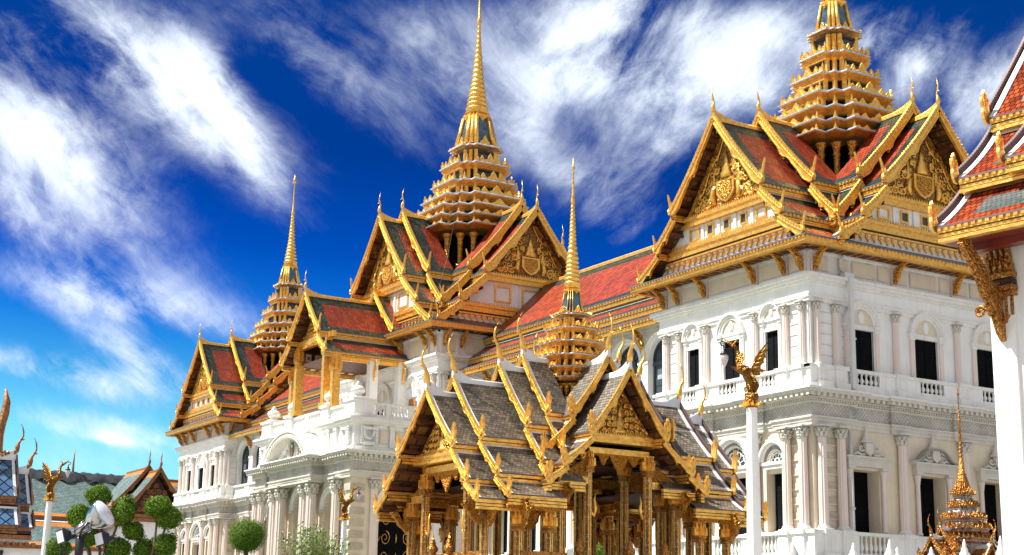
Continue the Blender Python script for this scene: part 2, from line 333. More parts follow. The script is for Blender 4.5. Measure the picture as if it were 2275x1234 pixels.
# ---------------------------------------------------------------- Thai roof ornaments
def chofa(k=1.0, style=0):
    """slender ridge finial, base at origin, leaning out along -y"""
    mb = MB()
    if style == 0:
        pts = [(0, .05, -.15), (0, -.02, .05), (0, -.05, .22), (0, .0, .42), (0, .05, .62), (0, -.05, .85), (0, -.08, 1.1), (0, .03, 1.65)]
        rad = [.09, .13, .14, .085, .05, .06, .035, .006]
    else:
        pts = [(0, .2, -.3), (0, .02, .0), (0, -.02, .3), (0, -.08, .58), (0, -.24, .84), (0, -.36, 1.08), (0, -.36, 1.4), (0, -.28, 1.7), (0, -.16, 1.95), (0, -.02, 2.15)]
        rad = [.12, .18, .18, .11, .085, .07, .06, .045, .032, .008]
    mb.tube([(x*k, y*k, z*k) for x, y, z in pts], [r*k for r in rad], 'gold', 8)
    if style == 0: mb.tube([(0, -.03*k, .78*k), (0, -.2*k, .70*k)], [.07*k, .01*k], 'gold', 5)
    else:
        mb.tube([(0, -.2*k, .9*k), (0, -.4*k, .82*k), (0, -.5*k, .9*k)], [.09*k, .05*k, .01*k], 'gold', 5)
    return mb
HH0 = [(-.12, -.12), (.1, -.22), (.30, -.20), (.42, -.04), (.41, .16), (.34, .36), (.38, .66), (.50, 1.10), (.56, 1.38), (.38, 1.02), (.27, .62), (.23, .38), (.15, .46), (.13, .74), (.07, .48), (.0, .40), (-.03, .2), (-.14, .04)]
HH1 = [(-.1, -.25), (.1, -.45), (.36, -.42), (.5, -.2), (.56, .1), (.52, .35), (.62, .62), (.6, .95), (.54, .66), (.44, .42), (.44, .7), (.47, 1.1), (.38, 1.3), (.38, .95), (.33, .5), (.29, .85), (.29, 1.25), (.22, 1.05), (.22, .6), (.18, .35), (.13, .62), (.12, .95), (.04, .7), (.04, .3), (-.1, .12)]
def hanghong(k, style):
    mb = MB(); pl = HH0 if style == 0 else HH1
    mb.prism(pl, lambda a, b, d: (a*k, d, b*k), -.075*k, .075*k, 'gold')
    mb.tube([(.1*k, -.1*k, -.1*k), (.3*k, -.11*k, -.15*k), (.4*k, -.11*k, .05*k), (.36*k, -.1*k, .3*k)], [.03*k, .06*k, .06*k, .02*k], 'gold', 5)
    return mb
_ORN = {}
def orn(kind, k):
    key = (kind, round(k, 3))
    if key not in _ORN:
        _ORN[key] = {'c0': lambda: chofa(k, 0), 'c1': lambda: chofa(k, 1), 'h0': lambda: hanghong(k, 0), 'h1': lambda: hanghong(k, 1)}[kind]().mesh('finial')
    return _ORN[key]
def barge(mb, u0, z0, u1, z1, v, s, k, curl=True, hw=.34, th=.16, mat='gold', sag=0.0, ns=26, step=.27):
    ln = sqrt((u1-u0)**2+(z1-z0)**2); tx, tz = (u1-u0)/ln, (z1-z0)/ln; nx, nz_ = -tz, tx   # outward-up normal
    if nz_ < 0: nx, nz_ = -nx, -nz_
    def P(t, o=0.0): return (u0+(u1-u0)*t - nx*(sag*4*t*(1-t)-o), z0+(z1-z0)*t - nz_*(sag*4*t*(1-t)-o))
    fn = lambda a, b, d: (s*a, -d, b)
    big = ln > 2.2*k
    def low(t):
        h = hw*k*(.72+.2*t)
        if big: h *= 1.0 + .75*math.exp(-((t-.52)/.05)**2) - .30*math.exp(-((t-.62)/.05)**2) + .55*math.exp(-((t-.90)/.07)**2)
        else: h *= 1.0 + .7*math.exp(-((t-.72)/.12)**2)
        return -h
    for i in range(ns):
        t, q = i/ns, (i+1)/ns
        mb.prism([P(t, .06*k), P(q, .06*k), P(q, low(q)), P(t, low(t))], fn, v-th*k, v, mat)
        mb.prism([P(t, low(t)+.09*k), P(q, low(q)+.09*k), P(q, low(q)), P(t, low(t))], fn, v, v+.05*k, mat)
        mb.prism([P(t, .10*k), P(q, .10*k), P(q, .03*k), P(t, .03*k)], fn, v, v+.07*k, mat)
        mb.prism([P(t, .20*k), P(q, .20*k), P(q, .04*k), P(t, .04*k)], fn, v-th*k, v-.05*k, 'redwood')
    t0 = .56 if big else .76
    p = P(t0, low(t0)-.02*k); r = .13*k
    mb.tube([(s*(p[0]+r*cos(a)), -(v-th*k*.4), p[1]+r*sin(a)) for a in [radians(q) for q in range(70, 330, 40)]], [.06*k, .07*k, .075*k, .06*k, .05*k, .035*k, .015*k], mat, 5)
    n = max(3, int(ln/(step*k)))
    for i in range(n):
        t, q = (i+.14)/n, (i+.86)/n; d = .30*step*k/ln
        a, b = P(t, .09*k), P(q, .09*k); c, e = P(q-d*.6, .27*k), P(t-d*1.6, .33*k)
        mb.prism([a, b, c, e], fn, v-th*k*.9, v+.03*k, mat)
def mold(mb, M_, path, zt, h, out, mat):
    pass
def roof_section(root, loc, ang, v_in, v_out, apex, tiers, k=1.0, style=0, tiles=('tile_red', 'tile_green'), wall_v=None, sag=.022, bead=.24, ridge_up=.4, edge='gold', name='roof', fascia=.34, sides=(1, -1), gold='gold', back=False, barges=True, ib=.0, label=None, sof='soffit', hk=1.0, ck=1.0, inset=None):
    M_ = RZ(ang); mb = MB(); mb.M = M_
    wall_v = wall_v if wall_v is not None else v_out-1.0*k
    inner, border = tiles; nt_ = len(tiers)
    for s in sides:
        for ti, (u0, z0, u1, z1) in enumerate(tiers):
            ln = sqrt((u1-u0)**2+(z1-z0)**2); nseg = 7
            tb = min(.30, .85*k/ln) if inner != border else .2; tc_ = min(.26, .55*k/ln)
            ts = [0, tb*.5, tb, .35*(1-tb-tc_)+tb, .68*(1-tb-tc_)+tb, 1-tc_, 1-tc_*.4, 1]
            vo = v_out-.1*k; ob = 1.0*k
            vs = [v_in, max(v_in+.001, vo-ob), vo]
            if vs[1]-vs[0] < .3: vs[1] = (vs[0]+vs[2])/2
            sg = sag*ln
            def pt(t, off=0.0):
                tx, tz = (u1-u0)/ln, (z1-z0)/ln; nx, nz_ = -tz, tx
                q = -sg*4*t*(1-t)+off
                return u0+(u1-u0)*t+nx*q, z0+(z1-z0)*t+nz_*q
            g, uvg = [], []
            for t in ts:
                u, z = pt(t); g.append([(s*u, -v, z) for v in vs]); uvg.append([(v, t*ln) for v in vs])
            mb.sheet(g, None, uvg, lambda r, c: inner if (2 <= r <= 4 and c == 0) else border)
            g2 = [[(s*pt(t, -.14*k)[0], -v, pt(t, -.14*k)[1]) for v in (v_in, vo)] for t in (0, .25, .5, .75, 1)]
            uv2 = [[(v, t*ln) for v in (v_in, vo)] for t in (0, .25, .5, .75, 1)]
            mb.sheet(g2, sof, uv2)
            # purlins seen under the overhang
            npl = max(1, int(ln/(.95*k)))
            for i in range(npl):
                u, z = pt((i+.6)/npl, -.22*k)
                mb.box(min(s*u, s*(u-.12*k)), max(s*u, s*(u-.12*k)), -vo+.02, -(wall_v-.3*k), z-.12*k, z+.06*k, 'redbrown' if sof == 'soffit' else sof)
            # pale flashing beside the bargeboard
            if edge:
                for r in range(7):
                    (a, b), (c, d) = pt(ts[r], .035*k), pt(ts[r+1], .035*k)
                    e0, e1 = vo-(.26 if style else .15)*k, vo-.02
                    mb.face([(s*a, -e0, b), (s*a, -e1, b), (s*c, -e1, d), (s*c, -e0, d)], 'ridgewhite')
                    if style: mb.face([(s*a, -e0, b), (s*c, -e0, d), (s*c, -e0, d-.05), (s*a, -e0, b-.05)], 'ridgewhite')
            # head flashing of the tier
            a, b = pt(0, .03*k); c, d = pt(min(.12, .16*k/ln if not style else .26*k/ln), .03*k)
            mb.face([(s*a, -v_in, b), (s*a, -vo, b), (s*c, -vo, d), (s*c, -v_in, d)], 'ridgewhite')
            # tile ends along the eave
            mb.box(*sorted((s*(u1-.1*k), s*(u1+.05*k))), -vo, -v_in, z1-.07*k, z1+.0*k, 'lead' if not style else 'brown_edge')
            # moulded fascia
            f = fascia*k
            for (o, a_, b_, m_) in ((.0, 0, .34, gold), (-.06, .34, .42, 'redwood'), (-.03, .42, .66, gold), (-.07, .66, .74, 'redwood'), (0, .74, 1, gold)):
                mb.box(*sorted((s*(u1-.25*k), s*(u1+o*k))), -(vo-.03), -v_in, z1-.07*k-f*b_, z1-.07*k-f*a_, m_)
            if bead:
                nb = int((vo-v_in)/bead)
                for i in range(nb):
                    v = v_in+(i+.5)*bead
                    mb.box(*sorted((s*(u1), s*(u1+.05*k))), -v-bead*.27, -v+bead*.27, z1-.16*k, z1-.05*k, gold)
            if ti+1 < nt_:
                U0, Z0 = tiers[ti+1][0], tiers[ti+1][1]
                mb.face([(s*(u1-.25*k), -v_in, z1-f), (s*(u1-.25*k), -vo, z1-f), (s*U0, -vo, Z0), (s*U0, -v_in, Z0)], 'lead' if not style else 'redwood')
    # ridge cap with upswept end
    npt = 10; pts = []
    for i in range(npt+1):
        t = i/npt; v = v_in+(v_out-v_in)*t; dz = ridge_up*max(0, 1-(v_out-v)/(1.6*k))**2
        pts.append((v, dz))
    wq = .13*k if not style else .14*k
    rows = []
    for v, dz in pts: rows.append([(-wq, -v, apex-.12*k), (-wq*.8, -v, apex+.06*k+dz*.3), (-wq*.45, -v, apex+.12*k+dz), (wq*.45, -v, apex+.12*k+dz), (wq*.8, -v, apex+.06*k+dz*.3), (wq, -v, apex-.12*k)])
    mb.rings(rows, 'ridgewhite' if style else gold)
    r = part(name, mb, root, loc, 0, label)
    if barges:
        bb = MB(); bb.M = M_
        for s in sides:
            for ti, (u0, z0, u1, z1) in enumerate(tiers):
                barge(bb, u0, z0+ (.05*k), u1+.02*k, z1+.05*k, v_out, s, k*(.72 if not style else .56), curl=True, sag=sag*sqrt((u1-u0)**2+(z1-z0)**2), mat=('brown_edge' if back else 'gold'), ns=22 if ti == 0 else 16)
        part('bargeboard', bb, r)
        o = part('ridge_finial', orn('c%d' % style, k*(.82 if not style else .95)*ck), r, tuple(M_ @ Vector((0, -v_out+.05*k, apex+.1*k+ridge_up*.8))), ang)
        for s in sides:
            for ti, (u0, z0, u1, z1) in enumerate(tiers):
                p = M_ @ Vector((s*(u1-.12*k), -v_out+.05*k, z1+.10*k))
                o = part('eave_finial', orn('h%d' % style, k*(.74 if not style else .78)*hk*(1 if ti == 0 else .86)), r, tuple(p), ang)
                if s < 0: o.scale = (-1, 1, 1)
    return r
def halfw(tiers, z):
    for (u0, z0, u1, z1) in tiers:
        if z >= z1: return u0+(u1-u0)*max(0, min(1, (z0-z)/(z0-z1)))
    return tiers[-1][2]
def spiral(mb, cx, cz, r, y, sgn, M2, rad, mat, turns=1.6, ph=0.0, squash=1):
    pts = []
    for i in range(18):
        t = i/17; a = ph+sgn*turns*2*pi*t; q = r*(1-t*.85)
        pts.append((cx+q*cos(a), y-.03, cz+q*sin(a)*squash))
    mb.tube(pts, [rad*(1-.5*i/17) for i in range(18)], mat, 5)
def gable_panel(root, loc, ang, v, tiers, zb, zt_white, kind, k=1.0, bg='bright', mat='gold', apex=None, name='gable_panel', windows=3, lotus=True, white=True, relief='shield', tz=None):
    """front wall of a gable: lotus row, white attic band with windows, beam, relief tympanum"""
    M_ = RZ(ang); mb = MB(); mb.M = M_; y = -v
    def band(z0, z1, pr, m):
        h = min(halfw(tiers, z0), 99)-.12*k; h2 = halfw(tiers, z1)-.12*k
        mb.prism([(-h, z0), (h, z0), (min(h, h2+.0), z1), (-min(h, h2+.0), z1)], lambda a, b, d: (a, d, b), y-pr, y+.25, m)
    wins = []
    zc = zb
    if lotus:
        band(zc, zc+.75*k, 0, bg)
        h = halfw(tiers, zc+.3*k)-.3*k; n = max(4, int(2*h/(.42*k)))
        for i in range(n):
            x = -h+(i+.5)*2*h/n; q = h/n
            pl = [(x-q*.95, zc+.46*k), (x+q*.95, zc+.46*k), (x+q*.8, zc+.30*k), (x+q*.3, zc+.22*k), (x, zc+.06*k), (x-q*.3, zc+.22*k), (x-q*.8, zc+.30*k)]
            mb.prism(pl, lambda a, b, d: (a, d, b), y-.10*k, y-.02, 'gold')
            mb.prism([(x-q*.45, zc+.42*k), (x+q*.45, zc+.42*k), (x+q*.3, zc+.33*k), (x-q*.3, zc+.33*k)], lambda a, b, d: (a, d, b), y-.13*k, y-.1*k, bg)
        band(zc+.44*k, zc+.53*k, .2*k, 'gold'); band(zc+.53*k, zc+.62*k, .13*k, 'redwood')
        zc += .62*k
    def goldrows(zc, n=3, hh=.17):
        for i in range(n):
            band(zc, zc+hh*k, (.24 if i % 2 == 0 else .16)*k, 'gold')
            if i == n-1:
                h = halfw(tiers, zc)-.15*k; m_ = int(2*h/(.17*k))
                for j in range(m_):
                    x = -h+(j+.5)*2*h/m_; q = h/m_*.75
                    mb.prism([(x-q, zc+hh*k), (x+q, zc+hh*k), (x, zc+(hh+.15)*k)], lambda a, b, d: (a, d, b), y-.2*k, y-.12*k, 'gold')
            zc += hh*k
        return zc
    if white:
        zc = goldrows(zc)
        z1 = zt_white; band(zc, z1, 0, bg)
        h = halfw(tiers, z1)-.55*k; hh = z1-zc-.1*k; zm = (zc+.12*k+z1)/2
        nw = 5 if windows else 3
        for i in range(nw):
            x = -h+h*2*(i+.5)/nw; ww = h/nw*.60
            isw = 1 <= i <= 3 and windows == 3
            for (a, b, c, d, pr, m_) in ((x-ww, x-ww+.1*k, zm-hh*.36, zm+hh*.36, .06, 'gold'), (x+ww-.1*k, x+ww, zm-hh*.36, zm+hh*.36, .06, 'gold'), (x-ww+.1*k, x+ww-.1*k, zm-hh*.36, zm-hh*.36+.1*k, .06, 'gold'), (x-ww+.1*k, x+ww-.1*k, zm+hh*.36-.1*k, zm+hh*.36, .06, 'gold')):
                if isw: a, b = (x+(a-x)*.62, x+(b-x)*.62)
                mb.box(a, b, y-pr*k*1.5, y-.01, c, d, m_)
            if isw: mb.box(x-ww*.5, x+ww*.5, y-.03*k, y-.005, zm-hh*.30, zm+hh*.30, 'dark_glass')
            if i < nw-1: mb.box(x+h/nw-.09*k, x+h/nw+.09*k, y-.08*k, y-.01, zc, z1-.02, bg)
        zc = z1
    zc = goldrows(zc, 3, .16)
    # tympanum
    ap = apex if apex else tiers[0][1]-.35*k
    hb = halfw(tiers, zc)-.3*k; 
    if tz: hb = tz
    mb.prism([(-hb, zc), (hb, zc), (0, ap)], lambda a, b, d: (a, d, b), y, y+.2, 'gold_ground' if relief == 'shield' else 'gold_fine')
    # inner wall to the roof either side
    for s in (1, -1):
        mb.prism([(s*hb, zc), (0, ap), (0, ap-.28*k), (s*(hb-.3*k), zc)], lambda a, b, d: (a, d, b), y-.16*k, y-.01, 'gold_relief')
        hw_ = halfw(tiers, zc)-.1*k
        mb.prism([(s*hb, zc), (s*(hw_-.3*k), zc), (s*hw_*.36, zc+(tiers[0][1]-zc)*.5), (0, tiers[0][1]-.6*k), (0, ap-.02*k)], lambda a, b, d: (a, d, b), y-.02, y+.2, 'redbrown')
    H = ap-zc
    rs = random.Random(3)
    if relief == 'shield':
        # crest: shield with supporters under a tiered crown, in scrollwork
        sh = [(-.3, .52), (.3, .52), (.3, .22), (.17, .08), (0, 0), (-.17, .08), (-.3, .22)]
        S = H*.56; z0 = zc+H*.06
        mb.prism([(a*S, z0+b*S) for a, b in sh], lambda a, b, d: (a, d, b), y-.14*k, y-.01, 'gold')
        mb.prism([(a*S*.72, z0+.06*S+b*S*.8) for a, b in sh], lambda a, b, d: (a, d, b), y-.18*k, y-.13*k, 'gold_relief')
        mb.lathe([(.2*S, 0), (.17*S, .08*S), (.19*S, .1*S), (.12*S, .2*S), (.14*S, .22*S), (.07*S, .34*S), (.08*S, .36*S), (.015*S, .62*S)], (0, y-.05*k, z0+.54*S), 'gold', 8, 1, .4)
        for s in (1, -1):
            mb.lathe([(.08*S, 0), (.09*S, .1*S), (.05*S, .2*S), (.06*S, .22*S), (.01*S, .5*S)], (s*.42*S, y-.05*k, z0+.35*S), 'gold', 6, 1, .4)
            # supporter beasts
            mb.tube([(s*.40*S, y-.07*k, z0+.02*S), (s*.46*S, y-.08*k, z0+.18*S), (s*.42*S, y-.09*k, z0+.34*S), (s*.36*S, y-.08*k, z0+.42*S)], [.05*S, .075*S, .065*S, .04*S], 'gold', 6)
            mb.tube([(s*.48*S, y-.07*k, z0+.02*S), (s*.60*S, y-.07*k, z0+.10*S), (s*.50*S, y-.07*k, z0+.22*S)], [.03*S, .05*S, .04*S], 'gold', 5)
            for (cx, cz, r, ph) in ((.66, .12, .14, 0), (.86, .08, .11, 1), (.55, .45, .10, 2), (1.02, .05, .07, 0), (.3, .78, .08, 1)):
                if cx*S < hb*(1-(cz*S+z0-zc)/H)-.1*k: spiral(mb, s*cx*S, z0+cz*S, r*S, y-.02*k, s, M_, .032*S, 'gold', ph=ph)
            for r_ in range(7):
                for c_ in range(8):
                    cx, cz = (.30+.17*c_+(r_ % 2)*.08)*S, (.06+.17*r_)*S
                    if cx < hb*(1-(cz+z0-zc)/H)-.22*k and not (cx < .62*S and cz < .55*S): spiral(mb, s*cx, z0+cz, .085*S, y-.03*k, s*(1 if (r_+c_) % 2 else -1), M_, .024*S, 'gold', turns=1.1, ph=rs.random()*6)
            mb.tube([(s*hb*(1-t)*.86, y-.06*k, zc+.04*H+H*.86*t+.04*H*sin(t*14)) for t in [i/14 for i in range(15)]], .045*k, 'gold', 5)
    else:
        # seated figure in dense scrollwork
        S = H
        mb.lathe([(.16*S, 0), (.18*S, .05*S), (.10*S, .09*S), (.12*S, .2*S), (.09*S, .3*S), (.04*S, .34*S), (.06*S, .38*S), (.05*S, .44*S), (.015*S, .6*S)], (0, y-.02, zc+.05*S), 'gold', 8, 1, .5)
        for s in (1, -1):
            mb.tube([(s*.08*S, y-.06*k, zc+.34*S), (s*.17*S, y-.08*k, zc+.24*S), (s*.08*S, y-.1*k, zc+.2*S)], .03*S, 'gold', 5)
            for r_ in range(5):
                for c_ in range(6):
                    cx = (.16+.13*c_)*S; cz = (.08+.14*r_)*S
                    if cx < hb*(1-cz/H)-.02: spiral(mb, s*cx, zc+cz, .06*S, y-.02*k, s*(1 if (r_+c_) % 2 else -1), M_, .018*S, 'gold', ph=rs.random()*6)
    return part(name, mb, root, loc)
# ---------------------------------------------------------------- spires
RED = [(1, .58), (.79, .58), (.79, .79), (.58, .79), (.58, 1)]
def redent(a, z):
    pts = []
    for q in range(4):
        c, s = [(1, 0), (0, 1), (-1, 0), (0, -1)][q]
        for (x, y) in RED: pts.append(((x*c-y*s)*a, (x*s+y*c)*a, z))
    return pts
def antefix(mb, x, y, z, ang, w_, h, mat='gold'):
    M0 = mb.M; mb.M = M0 @ T(x, y, z) @ RZ(ang)
    mb.prism([(-w_, 0), (w_, 0), (w_*.85, h*.3), (w_*.5, h*.42), (w_*.35, h*.68), (0, h), (-w_*.35, h*.68), (-w_*.5, h*.42), (-w_*.85, h*.3)], lambda a, b, d: (a, d, b), -.05, .05, mat)
    mb.prism([(-w_*.5, .04*h), (w_*.5, .04*h), (0, h*.6)], lambda a, b, d: (a, d, b), -.1, -.04, mat); mb.M = M0
def spire(root, loc, tiers, k, upper, base_z, label=None, glass='dark_glass', lofi=False, colr=.55, colh=None):
    """tiers = [(z_eave, half)], upper = [(kind, z, r)...]"""
    core = MB()
    a0, z0 = tiers[0][1], tiers[0][0]
    b = a0*colr
    core.rings([redent(a0*.55, base_z-1.5*k), redent(a0*.55, z0-.3*k)], 'black')
    sp = part('spire', core, root, loc, 0, label)
    cme = None
    for q in range(4):
        for (x, y) in ((1, .58), (.79, .79), (.58, 1)):
            c, s = [(1, 0), (0, 1), (-1, 0), (0, -1)][q]; X, Y = (x*c-y*s)*a0*.76, (x*s+y*c)*a0*.76
            hh = z0-.45*k-base_z; r = .16*k; cm = MB()
            cm.lathe([(r*1.5, 0), (r*1.5, .15*k), (r, .25*k), (r, hh-.7*k), (r*1.3, hh-.62*k), (r*.95, hh-.5*k), (r*1.25, hh-.3*k), (r*1.9, hh-.05*k), (r*1.9, hh)], (0, 0, 0), 'gold_relief', 8)
            cme = cme or cm.mesh('spire_column')
            part('spire_column', cme, sp, (X, Y, base_z))
    for i, (z, a) in enumerate(tiers):
        mb = MB(); nz_ = tiers[i+1][0] if i+1 < len(tiers) else upper[0][0]; na = tiers[i+1][1] if i+1 < len(tiers) else upper[0][1]*1.25
        gap = nz_-z
        h = min(.31*k, gap*.34)
        mb.rings([redent(a*.86, z-h), redent(a*.90, z-h*.86), redent(a*.87, z-h*.80), redent(a*.87, z-h*.72), redent(a*.935, z-h*.62), redent(a*.90, z-h*.56), redent(a*.90, z-h*.46), redent(a*.965, z-h*.36), redent(a*.935, z-h*.30), redent(a*.935, z-h*.2), redent(a*.985, z-h*.12), redent(a*.985, z)], 'gold')
        mb.rings([redent(a*1.015, z), redent(a*1.02, z+.05*k), redent(a*.97, z+.12*k), redent(a*.9, z+.14*k)], 'edgeblue')
        nk = na*.80
        mb.rings([redent(nk*.90, z+.13*k), redent(nk*.90, nz_-h*.8)], glass)
        mb.rings([redent(nk*.97, nz_-h*1.25), redent(nk*1.0, nz_-h*.85)], 'redwood')
        # corner posts and antefixes
        for q in range(4):
            c, s = [(1, 0), (0, 1), (-1, 0), (0, -1)][q]; ang = q*pi/2
            def W(x, y): return (x*c-y*s, x*s+y*c)
            hh = min(.5*k, gap*.50)
            for (x, y, an) in ((1, .58, 0), (.79, .79, 0), (.58, 1, 0)):
                X, Y = W(x*a*.93, y*a*.93)
                antefix(mb, X, Y, z+.1*k, ang+pi/2+atan2(y, x)-0.0, .10*k, hh)
                X, Y = W(x*nk*.96, y*nk*.96); r = .09*k
                mb.box(X-r, X+r, Y-r, Y+r, z+.13*k, nz_-h*.7, 'gold')
            w_ = a*.2
            X, Y = W(a*.93, 0); antefix(mb, X, Y, z+.1*k, ang+pi/2, w_, hh*1.25, 'gold')
            for s2 in (1, -1):
                X, Y = W(a*.93, s2*a*.30); antefix(mb, X, Y, z+.1*k, ang+pi/2, w_*.62, hh*.85, 'gold')
                X, Y = W(a*.93, s2*a*.46); antefix(mb, X, Y, z+.1*k, ang+pi/2, w_*.5, hh*.6, 'gold')
        part('spire_tier', mb, sp)
    mb = MB()
    # bell block with glass faces, then lotus and tapering finial
    (bz, ba), (cz, ca) = upper[0][:2], upper[1][:2]
    mb.rings([redent(ba*.93, bz), redent(ca*.93, cz)], 'glassblue')
    for q in range(4):
        c, s = [(1, 0), (0, 1), (-1, 0), (0, -1)][q]
        for (x, y) in ((1, .58), (.79, .79), (.58, 1)):
            p0 = ((x*c-y*s)*ba, (x*s+y*c)*ba, bz); p1 = ((x*c-y*s)*ca, (x*s+y*c)*ca, cz)
            mb.tube([p0, p1], [.13*k*ba, .11*k*ba], 'gold', 5)
        for s2 in (0,):
            X, Y = ba*c, ba*s; antefix(mb, X, Y, bz, q*pi/2+pi/2, ba*.35, (cz-bz)*.3)
            X, Y = ca*c*.98, ca*s*.98; antefix(mb, X, Y, cz, q*pi/2+pi/2, ca*.4, -(cz-bz)*.15)
    prof = upper[1:]
    pz0 = prof[0][0]
    polys = []
    for z, r in prof[:5]:
        polys.append(redent(r, z))
    mb.rings([redent(ca*1.0, cz-.02), redent(ca*1.12, cz+.12*k), redent(ca*.95, cz+.3*k)], 'gold')
    part('spire_bell', mb, sp)
    mb = MB(); pr = []
    pts = prof[1:]
    for j in range(len(pts)-1):
        (za, ra), (zb, rb) = pts[j], pts[j+1]
        n = max(1, int((zb-za)/(.30*k))) if j < len(pts)-1 and ra > .10*k else 1
        for i in range(n):
            t = i/n; z = za+(zb-za)*t; r = ra+(rb-ra)*t
            if n > 1: pr += [(r, z), (r*1.14, z+(zb-za)/n*.18), (r*1.1, z+(zb-za)/n*.38), (r*.9, z+(zb-za)/n*.6)]
            else: pr.append((r, z))
    pr.append((pts[-1][1]*.3, pts[-1][0]))
    mb.lathe(pr, (0, 0, 0), 'gold', 12)
    part('spire_needle', mb, sp)
    return sp
# ---------------------------------------------------------------- classical storeys
def entab(mb, rects, layers):
    for (z0, z1, p, m) in layers:
        for (x0, x1, y0, y1, e) in rects:
            mb.box(x0-p-e, x1+p+e, y0-p-e, y1+p+e, z0-e*.01, z1+e*.01, m)
def along(x0, x1, step):
    n = max(1, int(round((x1-x0)/step))); return [x0+(i+.5)*(x1-x0)/n for i in range(n)]
def dentils(mb, rects, z0, z1, p0, p1, step, w_, mat, sides='FR'):
    for (x0, x1, y0, y1, e) in rects:
        if 'F' in sides:
            for x in along(x0-p1-e, x1+p1+e, step): mb.box(x-w_/2, x+w_/2, y0-p1-e, y0-p0+.02, z0, z1, mat)
        if 'R' in sides:
            for y in along(y0-p1-e, y1+p1+e, step): mb.box(x1+p0-.02, x1+p1+e, y-w_/2, y+w_/2, z0, z1, mat)
def wall_open(mb, x0, x1, z0, z1, ops, depth, mat, rev=None, y=0.0):
    rev = rev or mat; x = x0
    for (cx, w_, zb, zt, arch) in sorted(ops):
        xl, xr = cx-w_/2, cx+w_/2
        mb.face([(x, y, z0), (xl, y, z0), (xl, y, z1), (x, y, z1)], mat, [(x, z0), (xl, z0), (xl, z1), (x, z1)])
        if zb > z0: mb.face([(xl, y, z0), (xr, y, z0), (xr, y, zb), (xl, y, zb)], mat)
        n = 14 if arch else 1
        if arch: ap = [(cx-w_/2*cos(pi*i/n), zt+w_/2*sin(pi*i/n)) for i in range(n+1)]
        else: ap = [(xl, zt), (xr, zt)]
        for i in range(n):
            (a, b), (c, d) = ap[i], ap[i+1]
            mb.face([(a, y, b), (c, y, d), (c, y, z1), (a, y, z1)], mat)
            mb.face([(a, y, b), (a, y+depth, b), (c, y+depth, d), (c, y, d)], rev)
        mb.face([(xl, y, zb), (xl, y+depth, zb), (xl, y+depth, zt), (xl, y, zt)], rev)
        mb.face([(xr, y, zb), (xr, y, zt), (xr, y+depth, zt), (xr, y+depth, zb)], rev)
        mb.face([(xl, y, zb), (xr, y, zb), (xr, y+depth, zb), (xl, y+depth, zb)], rev)
        x = xr
    mb.face([(x, y, z0), (x1, y, z0), (x1, y, z1), (x, y, z1)], mat, [(x, z0), (x1, z0), (x1, z1), (x, z1)])
def archring(mb, cx, zs, r0, r1, y0, y1, mat, a0=0, a1=180, n=16, sq=1.0):
    for i in range(n):
        a, b = radians(a0+(a1-a0)*i/n), radians(a0+(a1-a0)*(i+1)/n)
        q = [(cx+r0*cos(a), zs+r0*sq*sin(a)), (cx+r1*cos(a), zs+r1*sq*sin(a)), (cx+r1*cos(b), zs+r1*sq*sin(b)), (cx+r0*cos(b), zs+r0*sq*sin(b))]
        mb.prism(q, lambda p, r, d: (p, d, r), y0, y1, mat)
def disc(mb, cx, cz, rx, rz_, y0, y1, mat, n=16, a0=0, a1=360):
    mb.prism([(cx+rx*cos(radians(a0+(a1-a0)*i/n)), cz+rz_*sin(radians(a0+(a1-a0)*i/n))) for i in range(n if a1-a0 == 360 else n+1)], lambda p, r, d: (p, d, r), y0, y1, mat)
_TPL = {}
def tpl(key, fn):
    if key not in _TPL: _TPL[key] = fn()
    return _TPL[key]
def capital_mesh(r, h, mat):
    mb = MB(); mb.lathe([(r*.88, 0), (r*1.05, .04*h), (r*.9, .08*h), (r*.92, .5*h), (r*1.25, .84*h)], (0, 0, 0), mat, 12)
    for row, (zz, n, ph, out_, hh) in enumerate([(.08, 8, 0, .38, .42), (.38, 8, .5, .48, .38)]):
        for i in range(n):
            a = 2*pi*(i+ph)/n; M0 = mb.M; mb.M = RZ(a)
            w_ = r*.30; z = zz*h; ro = r*.9
            mb.prism([(ro, z), (ro+.12*r, z+.55*hh*h), (ro+out_*r, z+.95*hh*h), (ro+out_*r*1.15, z+.72*hh*h), (ro+out_*r*.8, z+.66*hh*h), (ro+.3*r, z+.3*hh*h)], lambda p, q, d: (p, d, q), -w_, w_, mat); mb.M = M0
    for i in range(4):
        a = pi/4+i*pi/2; M0 = mb.M; mb.M = RZ(a)
        mb.tube([(r*1.0, 0, .58*h), (r*1.35, 0, .8*h), (r*1.72, 0, .84*h), (r*1.75, 0, .68*h), (r*1.55, 0, .7*h)], [.1*r, .13*r, .14*r, .12*r, .07*r], mat, 5); mb.M = M0
    mb.box(-r*1.45, r*1.45, -r*1.45, r*1.45, .87*h, h, mat)
    return mb.mesh('capital')
def shaft_mesh(r, h, mat, flut=True):
    mb = MB(); n = 36
    if flut: mb.lathe([(r*1.0, 0), (r*.99, .3*h), (r*.88, h)], (0, 0, 0), mat, n, smooth=False, mod=lambda k: (1.0, .90, .90)[k % 3])
    else: mb.lathe([(r, 0), (r*.9, h)], (0, 0, 0), mat, 16)
    return mb.mesh('shaft')
def cbase_mesh(r, h, mat):
    mb = MB(); mb.box(-r*1.38, r*1.38, -r*1.38, r*1.38, 0, h*.35, mat)
    mb.lathe([(r*1.32, .35*h), (r*1.38, .45*h), (r*1.30, .6*h), (r*1.12, .68*h), (r*1.16, .8*h), (r*1.2, .9*h), (r*1.03, h)], (0, 0, 0), mat, 16)
    return mb.mesh('column_base')
